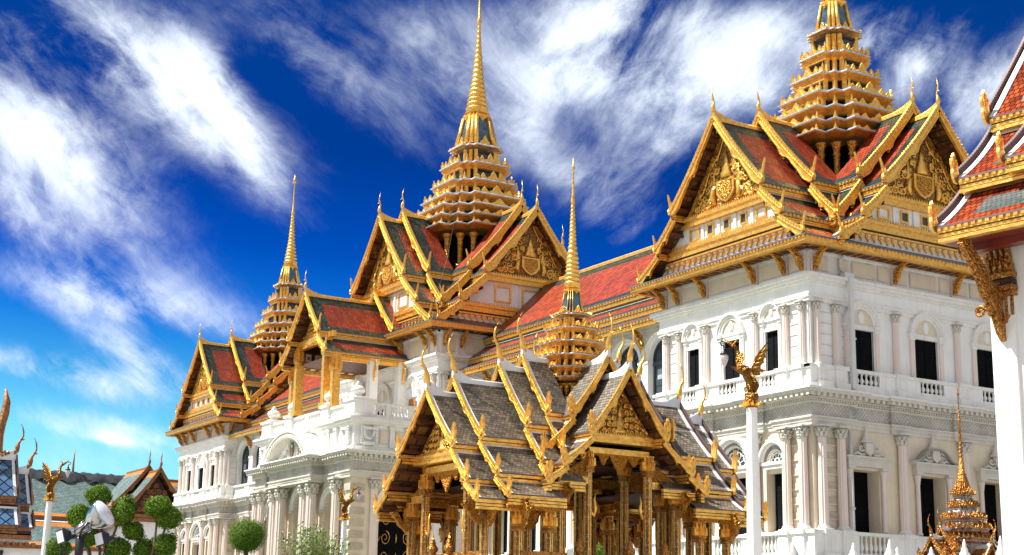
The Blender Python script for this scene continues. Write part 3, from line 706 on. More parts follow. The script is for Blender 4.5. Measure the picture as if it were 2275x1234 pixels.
def column(root, base, x, y, z0, z1, r, mat='pink', ch=None, capmat='trim', bh=None, flut=True, name='column'):
    ch = ch or r*2.2; bh = bh or r*1.0; h = z1-z0
    key = (round(h, 3), round(r, 3), mat, capmat, flut)
    s_ = tpl(('s',)+key, lambda: shaft_mesh(r, h-ch-bh, mat, flut)); c_ = tpl(('c',)+key, lambda: capital_mesh(r, ch, capmat)); b_ = tpl(('b',)+key, lambda: cbase_mesh(r, bh, 'white'))
    o = part(name, s_, root, (base[0]+x, base[1]+y, z0+bh))
    part('capital', c_, o, (0, 0, h-ch-bh)); part('column_base', b_, o, (0, 0, -bh)); return o
def baluster_row(mb, x0, x1, z0, z1, y, mat='white', step=.27, r=.085):
    h = z1-z0
    for x in along(x0, x1, step):
        mb.lathe([(r*.9, 0), (r*.9, .06*h), (r*.5, .1*h), (r*1.15, .3*h), (r*1.1, .42*h), (r*.5, .62*h), (r*.5, .78*h), (r*.8, .84*h), (r*.5, .88*h), (r*.9, .94*h), (r*.9, h)], (x, y, z0), mat, 8)
def balustrade(root, base, M_, x0, x1, z0, z1, yf, mat='white', step=.27, name='balustrade', r=.085):
    mb = MB(); mb.M = M_; h = z1-z0
    mb.box(x0, x1, yf-.02, yf+.22, z1-.14, z1, mat); mb.box(x0, x1, yf, yf+.2, z0, z0+.16, mat)
    baluster_row(mb, x0+.06, x1-.06, z0+.16, z1-.14, yf+.1, mat, step, r)
    return part(name, mb, root, base)
def bracket_mesh(ox, h, k=1.0, mat='gold_relief'):
    mb = MB()
    pl = [(0, 0), (.10, -.02), (.22, .20*h), (.16, .32*h), (.28, .45*h), (.30, .62*h), (.44, .74*h), (ox*.7, .86*h), (ox+.05, h+.04), (ox-.12, h+.02), (ox*.55, .95*h), (.34, .86*h), (.16, .72*h), (.06, .52*h), (.10, .36*h), (0, .28*h)]
    mb.prism(pl, lambda a, b, d: (d, -a, b), -.09*k, .09*k, mat)
    mb.tube([(0, -.1, .05*h), (.0, -.26, .3*h), (0, -.3, .5*h), (0, -.5, .72*h), (0, -ox*.85, .93*h)], [.03, .13*k, .12*k, .09*k, .04*k], mat, 6)
    return mb.mesh('bracket')
def upper_window(root, base, M_, cx, w_, zb, zt, ro, spring, dep=.14, cols=False, zlow=None, glass=False):
    """shuttered opening under a blind arch with a medallion"""
    s = MB(); s.M = M_; s.box(cx-w_/2, cx+w_/2, dep-.06, dep-.02, zlow or zb, zt, 'louvre'); s.box(cx-.02, cx+.02, dep-.09, dep-.05, zb, zt, 'black')  # louvre runs on below the shutter as dark shade behind the balusters
    win = part('window', s, root, base)
    f = MB(); f.M = M_; ri = ro*.66
    archring(f, cx, spring, ri, ro*.84, -.10, .04, 'white'); archring(f, cx, spring, ro*.80, ro*.93, -.16, .04, 'white'); archring(f, cx, spring, ro*.90, ro, -.22, .04, 'white')
    disc(f, cx, spring, ri+.02, ri+.02, -.02, .03, 'cream', 18, 0, 180)
    disc(f, cx, spring+ri*.48, ri*.26, ri*.42, -.07, 0, 'white', 14); disc(f, cx, spring+ri*.48, ri*.19, ri*.33, -.10, -.06, 'bright', 14)
    f.box(cx-ri-.02, cx+ri+.02, -.08, .03, spring-.14, spring, 'white')
    for s_ in (1, -1):
        x = cx+s_*(ro*.86)
        f.box(x-ro*.2, x+ro*.2, -.2, .03, spring-.16, spring+.0, 'white'); f.box(x-ro*.15, x+ro*.15, -.14, .03, spring-.32, spring-.16, 'white')
        f.box(x-ro*.11, x+ro*.11, -.10, .03, zb-.0, spring-.32, 'pink' if cols else 'white')
        f.box(cx+s_*(w_/2+.07)-.07, cx+s_*(w_/2+.07)+.07, -.05, .03, zb, zt+.14, 'white')
    f.box(cx-w_/2-.14, cx+w_/2+.14, -.07, .03, zt+.0, zt+.16, 'white')
    part('window_surround', f, win)
    return win
def fan_window(root, base, M_, cx, w_, zb, zt, gz, gr, ro, dep=.42):
    """lower storey: tall shutter, transom, fanlight under a deep arch"""
    s = MB(); s.M = M_; s.box(cx-w_/2*.8, cx+w_/2*.8, dep-.05, dep-.01, zb, zt, 'louvre'); s.box(cx-.02, cx+.02, dep-.08, dep-.04, zb, zt, 'black')
    win = part('window', s, root, base)
    g = MB(); g.M = M_; disc(g, cx, gz, gr, gr, .16, .2, 'dark_glass', 18, 0, 180)
    n = 7 if gr > .7 else 5
    rr = gr*.36
    archring(g, cx, gz, rr-.03, rr+.03, .12, .17, 'bright')
    for i in range(n):
        a = pi*(i+.5)/n; q = gr*.66; px, pz = cx+q*cos(a), gz+q*sin(a)
        rad = q*sin(pi/n/2)*.98
        archring(g, px, pz, rad-.02, rad+.035, .12, .17, 'bright', math.degrees(a)-115, math.degrees(a)+115, 9)
    for i in range(1, n):
        a = pi*i/n; g.tube([(cx+rr*cos(a), .14, gz+rr*sin(a)), (cx+gr*.98*cos(a), .14, gz+gr*.98*sin(a))], .025, 'bright', 4)
    part('fanlight', g, win)
    f = MB(); f.M = M_
    archring(f, cx, gz, gr, gr+.12, .05, .2, 'white'); archring(f, cx, gz, gr+.10, ro*.82, .0, .2, 'white')
    archring(f, cx, gz, ro*.80, ro*.92, -.14, .05, 'white'); archring(f, cx, gz, ro*.90, ro, -.24, .05, 'white')
    f.box(cx-ro, cx+ro, -.12, .25, gz-.16, gz-.02, 'white'); f.box(cx-ro*.9, cx+ro*.9, -.05, .25, gz-.34, gz-.16, 'white')
    for s_ in (1, -1):
        x = cx+s_*(w_/2+.12)
        f.box(x-.12, x+.12, -.06, .1, zb, gz-.34, 'cream'); 
    f.box(cx-w_/2, cx+w_/2, .1, .3, zt, gz-.34, 'cream')
    part('window_surround', f, win)
    return win
def hood_window(root, base, M_, cx, w_, zb, zt):
    s = MB(); s.M = M_; s.box(cx-w_/2+.02, cx+w_/2-.02, .72, .76, zb, zt, 'louvre'); s.box(cx-.02, cx+.02, .69, .73, zb, zt, 'black')
    win = part('window', s, root, base)
    f = MB(); f.M = M_
    for s_ in (1, -1):
        x = cx+s_*(w_/2+.16); f.lathe([(.15, 0), (.15, .1), (.11, .14), (.10, zt-zb-.5), (.12, zt-zb-.42), (.12, zt-zb-.36), (.17, zt-zb-.08), (.18, zt-zb)], (x, -.12, zb), 'pink', 10)
        f.box(x-.2, x+.2, -.32, .05, zt-.0, zt+.14, 'trim')
    f.box(cx-w_/2-.36, cx+w_/2+.36, -.30, .05, zt+.12, zt+.42, 'trim'); f.box(cx-w_/2-.42, cx+w_/2+.42, -.36, .05, zt+.42, zt+.50, 'trim')
    f.box(cx-w_/2-.52, cx+w_/2+.52, -.46, .05, zt+.50, zt+.58, 'trim')
    W = w_/2+.52; z = zt+.58
    ogee = [(-W, z), (-W*.82, z+.05), (-W*.66, z+.18), (-W*.5, z+.42), (-W*.32, z+.58), (-W*.16, z+.62), (W*.16, z+.62), (W*.32, z+.58), (W*.5, z+.42), (W*.66, z+.18), (W*.82, z+.05), (W, z)]
    f.prism(ogee, lambda a, b, d: (a, d, b), -.22, .04, 'trim')
    for i in range(len(ogee)-1):
        (a, b), (c, d) = ogee[i], ogee[i+1]; f.prism([(a, b-.02), (c, d-.02), (c, d+.08), (a, b+.08)], lambda p, q, e: (p, e, q), -.46, .04, 'trim')
    part('window_surround', f, win)
    c_ = MB(); c_.M = M_
    c_.lathe([(.34, 0), (.38, .08), (.24, .16), (.25, .2), (.16, .3), (.17, .34), (.10, .44), (.11, .47), (.05, .6), (.055, .63), (.012, .85)], (cx, -.2, z+.64), 'trim', 10, 1, .6)
    c_.prism([(cx-.22, z+.62), (cx+.22, z+.62), (cx+.24, z+.2), (cx, z+.02), (cx-.24, z+.2)], lambda a, b, d: (a, d, b), -.4, -.2, 'trim')
    for s_ in (1, -1):
        spiral(c_, cx+s_*.42, z+.38, .17, -.25, s_, None, .06, 'trim', turns=1.2)
        c_.tube([(cx+s_*.25, -.3, z+.1), (cx+s_*.5, -.32, z+.05), (cx+s_*.7, -.3, z+.16), (cx+s_*.95, -.28, z+.05)], [.07, .08, .07, .03], 'trim', 6)
    part('window_crest', c_, win)
    return win

ROOT = Vector((-93.3, 46.85, 0))
hall = empty('palace_hall', ROOT)
tag(hall, 'long white and cream palace with red and green tiled roofs and three golden tiered spires', 'palace')
LADD = [(12.24, 12.32, .14, 'trim'), (12.44, 12.5, .24, 'trim'), (12.66, 12.8, .58, 'trim'), (12.8, 12.88, .66, 'white')]
def low_entab(mb, rects, front='FR', z=0.0, den=.2):
    entab(mb, rects, [(11.24+z, 11.42+z, .06, 'trim'), (11.42+z, 11.58+z, .10, 'trim'), (11.58+z, 11.66+z, .17, 'trim'), (11.66+z, 12.24+z, .03, 'frieze')] + [(a+z, b+z, c, d) for a, b, c, d in LADD] + [(12.32+z, 12.44+z, .10, 'trim'), (12.5+z, 12.66+z, .2, 'trim')])
    dentils(mb, rects, 12.33+z, 12.43+z, .08, .2, den*.8, den*.45, 'trim', front)
    dentils(mb, rects, 12.5+z, 12.655+z, .18, .54, .36, .17, 'trim', front)
def tower(root, C_, hx, hy, du, xf, xs, lower=True, tall=0.0, label=None):
    """xf / xs: layout dicts for the front (-y) and east (+x) faces. du = extra height above the upper floor"""
    base = tuple(Vector(C_)-ROOT)
    wz = 14.0
    zc = 17.0+du; zt = 18.2+du
    mb = MB(); b2 = MB()
    F = {'f': (T(0, -hy), hx, xf), 's': (T(hx, 0) @ RZ(pi/2), hy, xs)}
    # walls
    for q, (M_, half, lay) in F.items():
        mb.M = M_
        if lower: wall_open(mb, -half, half, 0, 11.3, [(cx, w_, zb, z1, ar) for (cx, w_, zb, z1, ar) in lay['lo']], .8, 'cream')
        wall_open(mb, -half, half, 12.8 if lower else 5, zc+.1, [(cx, w_, zb, z1, False) for (cx, w_, zb, z1) in lay['up']], .4, 'bright')
    mb.M = Matrix.Identity(4)
    mb.face([(-hx, hy, 0), (-hx, -hy, 0), (-hx, -hy, zt), (-hx, hy, zt)], 'bright'); mb.face([(hx, hy, 0), (-hx, hy, 0), (-hx, hy, zt), (hx, hy, zt)], 'bright')
    mb.box(-hx+.9, hx-.9, -hy+.9, hy-.9, 0, 19.3+du, 'black')
    mb.box(-hx+.02, hx-.02, -hy+.02, hy-.02, 18.0+du, 19.45+du+tall, 'white')
    wl = part('wall', mb, root, base, 0, label)
    # cornices
    cm = MB(); R0 = [(-hx, hx, -hy, hy, 0.0)]
    cw = 2.05
    res = [(hx-cw, hx, -hy, -hy+cw, .22), (-hx, -hx+cw, -hy, -hy+cw, .22), (hx-cw, hx, hy-cw, hy, .22)]
    for x in xf['mid']: res.append((x-.36, x+.36, -hy, -hy+1, .13))
    for y in xs['mid']: res.append((hx-1, hx, y-.36, y+.36, .13))
    if lower: low_entab(cm, R0+res)
    entab(cm, R0+[(a, b, c, d, e*.4) for a, b, c, d, e in res[:3]], [(16.95+du, 17.12+du, .08, 'white'), (17.12+du, 17.26+du, .14, 'white'), (17.26+du, 17.82+du, .05, 'bright'), (17.82+du, 17.92+du, .18, 'white'), (17.92+du, 18.06+du, .30, 'white'), (18.06+du, 18.2+du, .42, 'white')])
    part('cornice', cm, root, base)
    # pedestal bands
    pb = MB()
    for q, (M_, half, lay) in F.items():
        pb.M = M_
        for (z0, zz, zn, yp, ops) in ([(5.2, 5.5, 6.45, .55, lay['lo'])] if lower else [])+[(12.88, 13.14, 13.84, .42, lay['up'])]:
            xs_ = [-half-.0]
            for o in sorted(ops): xs_ += [o[0]-o[1]/2-.02, o[0]+o[1]/2+.02]
            xs_.append(half)
            if q == 'f': xs_[0] -= yp-.1; xs_[-1] += yp-.1
            for a, b in zip(xs_[::2], xs_[1::2]): pb.box(a, b, -yp+.1, .0, zz, zn, 'bright')
            ez = .005 if q == 's' else 0
            pb.box(-half-yp-ez, half+yp+ez, -yp-ez, 0, z0-ez, zz+ez, 'white')
            pb.box(-half-yp+.02, half+yp-.02-ez, -yp+.02-ez, 0, zn-ez, zn+.14+ez, 'white')
            for x in [s*(half-.45) for s in (1, -1)]+[s*(half-1.5) for s in (1, -1)]+list(lay['mid']):
                pb.box(x-.42, x+.42, -yp-.14, 0, z0+.02, zz+.08, 'white'); pb.box(x-.33, x+.33, -yp-.02, 0, zz+.0, zn+.0, 'bright')
                pb.box(x-.25, x+.25, -yp-.04, 0, zz+.18, zn-.1, 'white')
                pb.box(x-.40, x+.40, -yp-.1, 0, zn-.02, zn+.16, 'white')
    part('pedestal', pb, root, base)
    for q, (M_, half, lay) in F.items():
        for (cx, w_, zb, z1) in lay['up']: balustrade(root, base, M_, cx-w_/2-.02, cx+w_/2+.02, 13.14, 13.96, -.36)
        if lower:
            for (cx, w_, zb, z1, ar) in lay['lo']: balustrade(root, base, M_, cx-w_/2-.02, cx+w_/2+.02, 5.5, 6.58, -.47)
    # windows
    for q, (M_, half, lay) in F.items():
        for (cx, w_, zb, z1), ro in zip(lay['up'], lay['ro']): upper_window(root, base, M_, cx, w_, zb, z1, ro, 17.3+du-ro, zlow=13.2, cols=(q == 's'))
        if lower:
            for (cx, w_, zb, z1, ar), ro in zip(lay['lo'], lay['rl']):
                if ar: fan_window(root, base, M_, cx, w_, 6.7, 9.3, 9.85, ar, ro)
                else: hood_window(root, base, M_, cx, w_, zb, z1)
    # columns
    ry = .13
    for x in xf['cols']:
        column(root, base, x, -hy-ry+.02, 13.98, zc-.02, .165, ch=.45)
        if lower: column(root, base, x, -hy-ry-.1, 6.6, 11.26, .225, ch=.58)
    for y in xs['cols']:
        column(root, base, hx+ry-.02, y, 13.98, zc-.02, .165, ch=.45)
        if lower: column(root, base, hx+ry+.1, y, 6.6, 11.26, .225, ch=.58)
    # rusticated blocks and string courses near the corners, attic panels
    rb = MB()
    for q, (M_, half, lay) in F.items():
        rb.M = M_; ab = MB(); ab.M = M_
        for s in (1, -1):
            for i in range(6):
                if lower: z = 7.15+i*.66; rb.box(s*(half-.97)-.5, s*(half-.97)+.5, -.05, .0, z, z+.30, 'rustic'); rb.box(s*(half-.97)-.52, s*(half-.97)+.52, -.07, .0, z-.05, z, 'cream')
                z = 14.5+i*.5*(1+du/5); rb.box(s*(half-.97)-.5, s*(half-.97)+.5, -.035, .0, z, z+.03, 'trim')
                if i < 5 and q == 's': rb.box(s*(half-2.2)-.25, s*(half-2.2)+.25, -.035, 0, z, z+.03, 'trim')
            rb.box(s*(half-.0)-.07*(s > 0)-.0, s*half+.07*(s < 0)+.0, -.06, 0, 14.0, 16.9+du, 'white')
        rb.box(-half, half, -.05, 0, 15.62+du*.5, 15.72+du*.5, 'white') if False else None
        # attic
        z0, z1 = 18.2+du, 19.4+du+tall
        n = lay['att']
        for i, (a, b) in enumerate(n):
            ap_ = MB(); ap_.M = M_; ap_.box(a, b, -.03, .02, z0+.26, z1-.22, 'trim'); ap_.box(a+.03, b-.03, -.05, .0, z0+.29, z1-.25, 'cream'); part('attic_panel', ap_, root, base)
        for x in lay['br']: pp = MB(); pp.M = M_; pp.box(x-.13, x+.13, -.11, .0, z0+.0, z1-.12, 'pink'); pp.box(x-.18, x+.18, -.16, .0, z1-.16, z1-.06, 'white'); part('pilaster', pp, root, base)
        rb.box(-half-.1, half+.1, -.1, .02, z1-.08, z1+.05, 'white')
    part('quoin', rb, root, base)
    bm_ = tpl(('br', 1.05), lambda: bracket_mesh(1.05, .98))
    for q, (M_, half, lay) in F.items():
        for x in lay['br']:
            p = M_ @ Vector((x, -.1, z1-.98)); part('eave_bracket', bm_, root, tuple(Vector(base)+p), 0 if q == 'f' else pi/2)
    return base
def skirt(root, base, hx, hy, o, ze, zi, k=1.0, inner=0.0):
    """low pent roof with gold fascia and coffered soffit running round the tower"""
    mb = MB()
    for a, (h1, h2) in ((0, (hx, hy)), (pi/2, (hy, hx)), (pi, (hx, hy)), (-pi/2, (hy, hx))):
        mb.M = RZ(a); L_ = sqrt((o-inner)**2+(zi-ze)**2)
        y0, y1 = -(h2+o), -(h2+inner); x0, x1 = h1+o, h1+inner
        ts = [0, .3, .75, 1]
        for i, m in enumerate(('tile_green', 'tile_red', 'tile_green')):
            a0, b0 = ts[i], ts[i+1]; 
            P0 = (x0+(x1-x0)*a0, y0+(y1-y0)*a0, ze+(zi-ze)*a0); P1 = (x0+(x1-x0)*b0, y0+(y1-y0)*b0, ze+(zi-ze)*b0)
            mb.face([(-P0[0], P0[1], P0[2]), P0, P1, (-P1[0], P1[1], P1[2])], m, [(-P0[0], a0*L_), (P0[0], a0*L_), (P1[0], b0*L_), (-P1[0], b0*L_)])
        e = .0 if abs(a) in (0, pi) else .006
        mb.box(-x0+2*e-.04, x0-2*e+.04, y0-.04-e, y0+.08, ze-.05-e, ze+.012+e, 'lead')
        for (o_, za, zb_) in ((.02, .16, .05), (.06, .25, .16), (.02, .34, .25)): mb.box(-x0+2*e+o_, x0-2*e-o_, y0+o_-e, y0+.3, ze-za-e, ze-zb_+e*.5, 'gold')
        for x in along(-x0, x0, .24): mb.box(x-.06, x+.06, y0-.03, y0+.03, ze-.13, ze-.055, 'gold')
        mb.face([(-x0, y0, ze-.30), (-h1, -h2, ze-.30), (h1, -h2, ze-.30), (x0, y0, ze-.30)], 'redbrown')
        for x in along(-x0+.6, x0-.6, 1.05): mb.box(x-.38, x+.38, y0+.38, -h2-.2, ze-.34, ze-.305, 'gold_fine'); mb.box(x-.22, x+.22, y0+.5, -h2-.32, ze-.36, ze-.335, 'redwood')
    return part('eave_roof', mb, root, base)
XF = dict(lo=[(-2.95, 1.1, 6.65, 9.85, .46), (0, 1.9, 6.65, 9.85, .9), (2.95, 1.1, 6.65, 9.85, .46)], up=[(-2.95, .9, 13.2, 15.95), (0, 1.24, 13.2, 15.95), (2.95, .9, 13.2, 15.95)],
          ro=[.72, .98, .72], rl=[.95, 1.42, .95], cols=[-5.1, -4.0, -1.85, 1.85, 4.0, 5.1], mid=[-1.85, 1.85], att=[(-5.05, -4.25), (-3.75, -2.15), (-1.6, 1.6), (2.15, 3.75), (4.25, 5.05)], br=[-5.25, -4.05, -1.9, 1.9, 4.05, 5.25])
XS = dict(lo=[(-4.25, 1.75, 6.65, 9.45, 0), (0, 1.75, 6.65, 9.45, 0), (4.25, 1.75, 6.65, 9.45, 0)], up=[(-4.2, 1.52, 13.2, 15.95), (0, 1.52, 13.2, 15.95), (4.2, 1.52, 13.2, 15.95)],
          ro=[1.12, 1.12, 1.12], rl=[0, 0, 0], cols=[-7.0, -5.85, -2.05, 2.05, 5.85, 7.0], mid=[-2.05, 2.05],
          att=[(-6.75, -6.15), (-5.5, -4.85), (-4.65, -3.2), (-3.0, -2.3), (-1.75, -1.1), (-.9, .9), (1.1, 1.75), (2.3, 3.0), (3.2, 4.65), (4.85, 5.5), (6.15, 6.75)], br=[-7.05, -2.0, 2.0, 7.05])
C1 = (-56.83, 54.2, 0); HX, HY = 5.5, 7.35
n0 = len(KIDS.get(hall.name, []))
b1 = tower(hall, C1, HX, HY, 0, XF, XS, label='right pavilion wall, cream below and white above')
skirt(hall, b1, HX, HY, 1.25, 19.68, 20.25)
TF = [(0, 27.1, 3.5, 22.95), (3.35, 22.55, 4.85, 21.2), (4.65, 20.85, 6.25, 19.85)]
TS = [(0, 27.1, 3.75, 22.9), (3.6, 22.5, 5.2, 21.05), (5.0, 20.75, 6.6, 19.85)]
TFi = [(0, 27.75, 3.8, 23.5), (3.65, 23.1, 5.4, 21.35)]
TSi = [(0, 27.75, 3.75, 23.6), (3.6, 23.2, 5.35, 21.35)]
for ang, t_o, t_i, vo, vi in ((0, TF, TFi, 8.35, 5.4), (pi/2, TS, TSi, 7.05, 5.4), (pi, TF, TFi, 8.35, 5.4), (-pi/2, TS, TSi, 7.05, 5.4)):
    roof_section(hall, b1, ang, 4.3, vo, 27.1, t_o, wall_v=vo-1.0)
    roof_section(hall, b1, ang, 2.95, vi, 27.75, t_i, wall_v=vi-.6)
gable_panel(hall, b1, 0, 7.5, TF, 20.12, 22.2, 's')
gable_panel(hall, b1, pi/2, 5.75, TS, 20.12, 22.2, 's')
bk = MB()
for ang, vi, tt in ((0, 4.7, TFi), (pi/2, 4.7, TSi), (pi, 4.7, TFi), (-pi/2, 4.7, TSi)):
    bk.M = RZ(ang); bk.prism([(-5, 20), (5, 20), (3.5, 23), (1.6, 25.2), (0, 27.2), (-1.6, 25.2), (-3.5, 23)], lambda a, b, d: (a, d, b), -vi, -vi+.2, 'redbrown')
part('gable_backing', bk, hall, b1)
SP_R = [(26.9, 3.4), (27.55, 3.25), (28.35, 3.05), (29.3, 2.68), (30.52, 2.11), (31.84, 1.64), (33.28, 1.28)]
UP_R = [('b', 33.5, .83), ('c', 35.1, .56), ('r', 35.3, .66), ('r', 35.6, .56), ('r', 37.6, .30), ('r', 40.3, .13), ('r', 40.5, .19), ('r', 40.7, .09), ('r', 42.8, .05), ('r', 43.3, .05), ('r', 43.5, .19), ('r', 43.75, .11), ('r', 44.3, .02)]
UP_R = [(b, c) for a, b, c in UP_R]
spire(hall, b1, SP_R, 1.0, UP_R, 24.5)
# drainpipes at the ends of the east front
def pipe(root, base, x, y, zs, z0, sgn=1):
    mb = MB()
    mb.tube([(x+.45, y-.35+.3, zs+1.6), (x+.35, y-.3+.2, zs+1.2), (x+.12, y-.2, zs+.9), (x+.12, y-.2, zs+.5), (x+.35, y, zs+.2)], .07, 'pipe', 8)
    mb.box(x+.18, x+.5, y-.28, y+.28, zs-.05, zs+.25, 'pipe'); mb.box(x+.43, x+.62, y-.11, y+.11, 13.0, zs, 'pipe')
    for z in (13.6, 15.3): mb.box(x+.40, x+.65, y-.15, y+.15, z, z+.08, 'pipe')
    mb.lathe([(.09, 0), (.09, 12.1-z0)], (x+.2, y, z0), 'pipe', 8)
    for z in (7.6, 9.7): mb.lathe([(.13, 0), (.13, .1)], (x+.2, y, z), 'pipe', 8)
    return part('drainpipe', mb, root, base)
pipe(hall, b1, HX, -5.25, 18.2, 2.0); pipe(hall, b1, HX, 5.25, 18.2, 2.0)
right_parts = list(KIDS[hall.name])[n0:]
off = Vector((-72.97, 0, 0))
for o in right_parts:
    dup(o, hall, tuple(Vector(o.location)+off), label=(o['label'].replace('right', 'far left') if 'label' in o else None))
# ---------------------------------------------------------------- central pavilion of the hall
XFc = dict(lo=[], up=[(-4.4, 1.3, 13.2, 16.8), (0, 2.0, 13.2, 16.8), (4.4, 1.3, 13.2, 16.8)], ro=[.95, 1.3, .95], rl=[], cols=[-7.35, -6.3, -2.9, 2.9, 6.3, 7.35], mid=[-2.9, 2.9],
           att=[(-7.2, -6.6), (-6.0, -3.4), (-2.6, 2.6), (3.4, 6.0), (6.6, 7.2)], br=[-7.5, -6.3, -2.9, 2.9, 6.3, 7.5])
XSc = dict(lo=[], up=[(0, 1.3, 13.2, 16.8)], ro=[.95], rl=[], cols=[-6.4, -5.3], mid=[-2.0, 2.0], att=[(-6.2, -5.6), (-4.9, -2.4), (-1.8, 1.8), (2.4, 4.9)], br=[-6.5, -5.25, -2.1, 2.1])
C2 = (-93.3, 53.1, 0)
b2_ = tower(hall, C2, 7.75, 6.8, 1.3, XFc, XSc, lower=False, tall=.35, label='central pavilion wall above the balcony')
skirt(hall, b2_, 7.75, 6.8, 1.25, 21.45, 22.0)
UF = [(0, 30.2, 3.95, 25.5), (3.8, 25.1, 5.95, 23.3), (5.75, 22.95, 7.9, 21.6)]
UFi = [(0, 30.8, 4.1, 25.95), (3.95, 25.55, 6.1, 23.4)]
US = [(0, 30.0, 3.9, 25.3), (3.75, 24.9, 5.75, 23.2), (5.55, 22.9, 7.3, 21.6)]
USi = [(0, 30.8, 4.0, 25.9), (3.85, 25.5, 6.0, 23.4)]
for ang, t_o, t_i, vo, vi in ((0, UF, UFi, 7.7, 5.9), (pi/2, US, USi, 8.6, 6.6), (pi, UF, UFi, 7.7, 5.9), (-pi/2, US, USi, 8.6, 6.6)):
    roof_section(hall, b2_, ang, 5.0, vo, t_o[0][1], t_o, k=1.1, wall_v=vo-1.1)
    roof_section(hall, b2_, ang, 3.65, vi, 30.8, t_i, k=1.1, wall_v=vi-.6)
gable_panel(hall, b2_, 0, 6.75, UF, 21.9, 24.75, 's', k=1.1, windows=0)
gable_panel(hall, b2_, pi/2, 7.75, US, 21.9, 24.85, 's', k=1.1, windows=0)
bk = MB()
for ang, vi in ((0, 5.2), (pi/2, 5.9), (pi, 5.2), (-pi/2, 5.9)):
    bk.M = RZ(ang); bk.prism([(-5.8, 22), (5.8, 22), (3.8, 25.4), (1.7, 27.8), (0, 30.1), (-1.7, 27.8), (-3.8, 25.4)], lambda a, b, d: (a, d, b), -vi, -vi+.2, 'redbrown')
part('gable_backing', bk, hall, b2_)
SP_C = [(29.85, 4.25), (30.6, 4.05), (31.4, 3.8), (32.3, 3.38), (33.5, 2.8), (34.95, 2.27), (36.45, 1.75)]
UP_C = [(36.75, 1.25), (39.0, .82), (39.3, .98), (39.7, .76), (42.2, .40), (44.95, .17), (46.5, .10), (46.75, .22), (47.0, .10), (51.0, .03), (51.4, .12), (52.2, .02)]
spire(hall, b2_, SP_C, 1.15, UP_C, 26.9)
cb = MB(); cb.tube([(2.4, -2.4, 33.6), (5.2, -5.0, 26.6), (8.6, -7.9, 21.9), (8.3, -7.4, 19.8)], .018, 'black_metal', 5); part('lightning_cable', cb, hall, b2_)
# ---------------------------------------------------------------- wings
def arch_door(root, base, M_, cx, w_, zb, spring, dep=.35):
    s = MB(); s.M = M_; r = w_/2
    s.box(cx-r, cx+r, dep-.05, dep, zb, spring-.05, 'bluegrey'); disc(s, cx, spring-.05, r, r, dep-.04, dep, 'dark_glass', 18, 0, 180)
    s.box(cx-r, cx+r, dep-.12, dep-.02, spring-.25, spring-.05, 'bluegrey')
    for x in (-r+.1, -.12, 0.12, r-.1, ): s.box(cx+x-.07, cx+x+.07, dep-.1, dep-.03, zb, spring-.2, 'bluegrey')
    s.box(cx-.03, cx+.03, dep-.11, dep-.09, zb, spring-.25, 'black')
    for sg in (1, -1):
        s.box(cx+sg*r*.5-.24, cx+sg*r*.5+.24, dep-.07, dep-.04, spring-1.0, spring-.45, 'pane')
        s.box(cx+sg*r*.5-.3, cx+sg*r*.5+.3, dep-.08, dep-.04, zb+.5, zb+1.7, 'black'); s.box(cx+sg*r*.5-.26, cx+sg*r*.5+.26, dep-.1, dep-.04, zb+.54, zb+1.66, 'bluegrey')
    archring(s, cx, spring, r*.30, r*.36, dep-.1, dep-.03, 'bluegrey', 0, 360, 20)
    archring(s, cx, spring, r*.92, r*1.0, dep-.12, dep-.03, 'bluegrey')
    for a in (40, 65, 115, 140, 90): s.tube([(cx+r*.36*cos(radians(a)), dep-.07, spring+r*.36*sin(radians(a))), (cx+r*.95*cos(radians(a)), dep-.07, spring+r*.95*sin(radians(a)))], .03, 'bluegrey', 4)
    win = part('window', s, root, base)
    f = MB(); f.M = M_
    archring(f, cx, spring, r, r+.14, -.06, .1, 'bright'); archring(f, cx, spring, r+.12, r+.30, -.12, .05, 'white'); archring(f, cx, spring, r+.28, r+.36, -.18, .05, 'white')
    for sg in (1, -1):
        x = cx+sg*(r+.16); f.box(x-.15, x+.15, -.09, .05, 14.0, spring, 'white'); f.box(x-.2, x+.2, -.14, .05, spring-.12, spring+.04, 'white')
    part('window_surround', f, win); return win
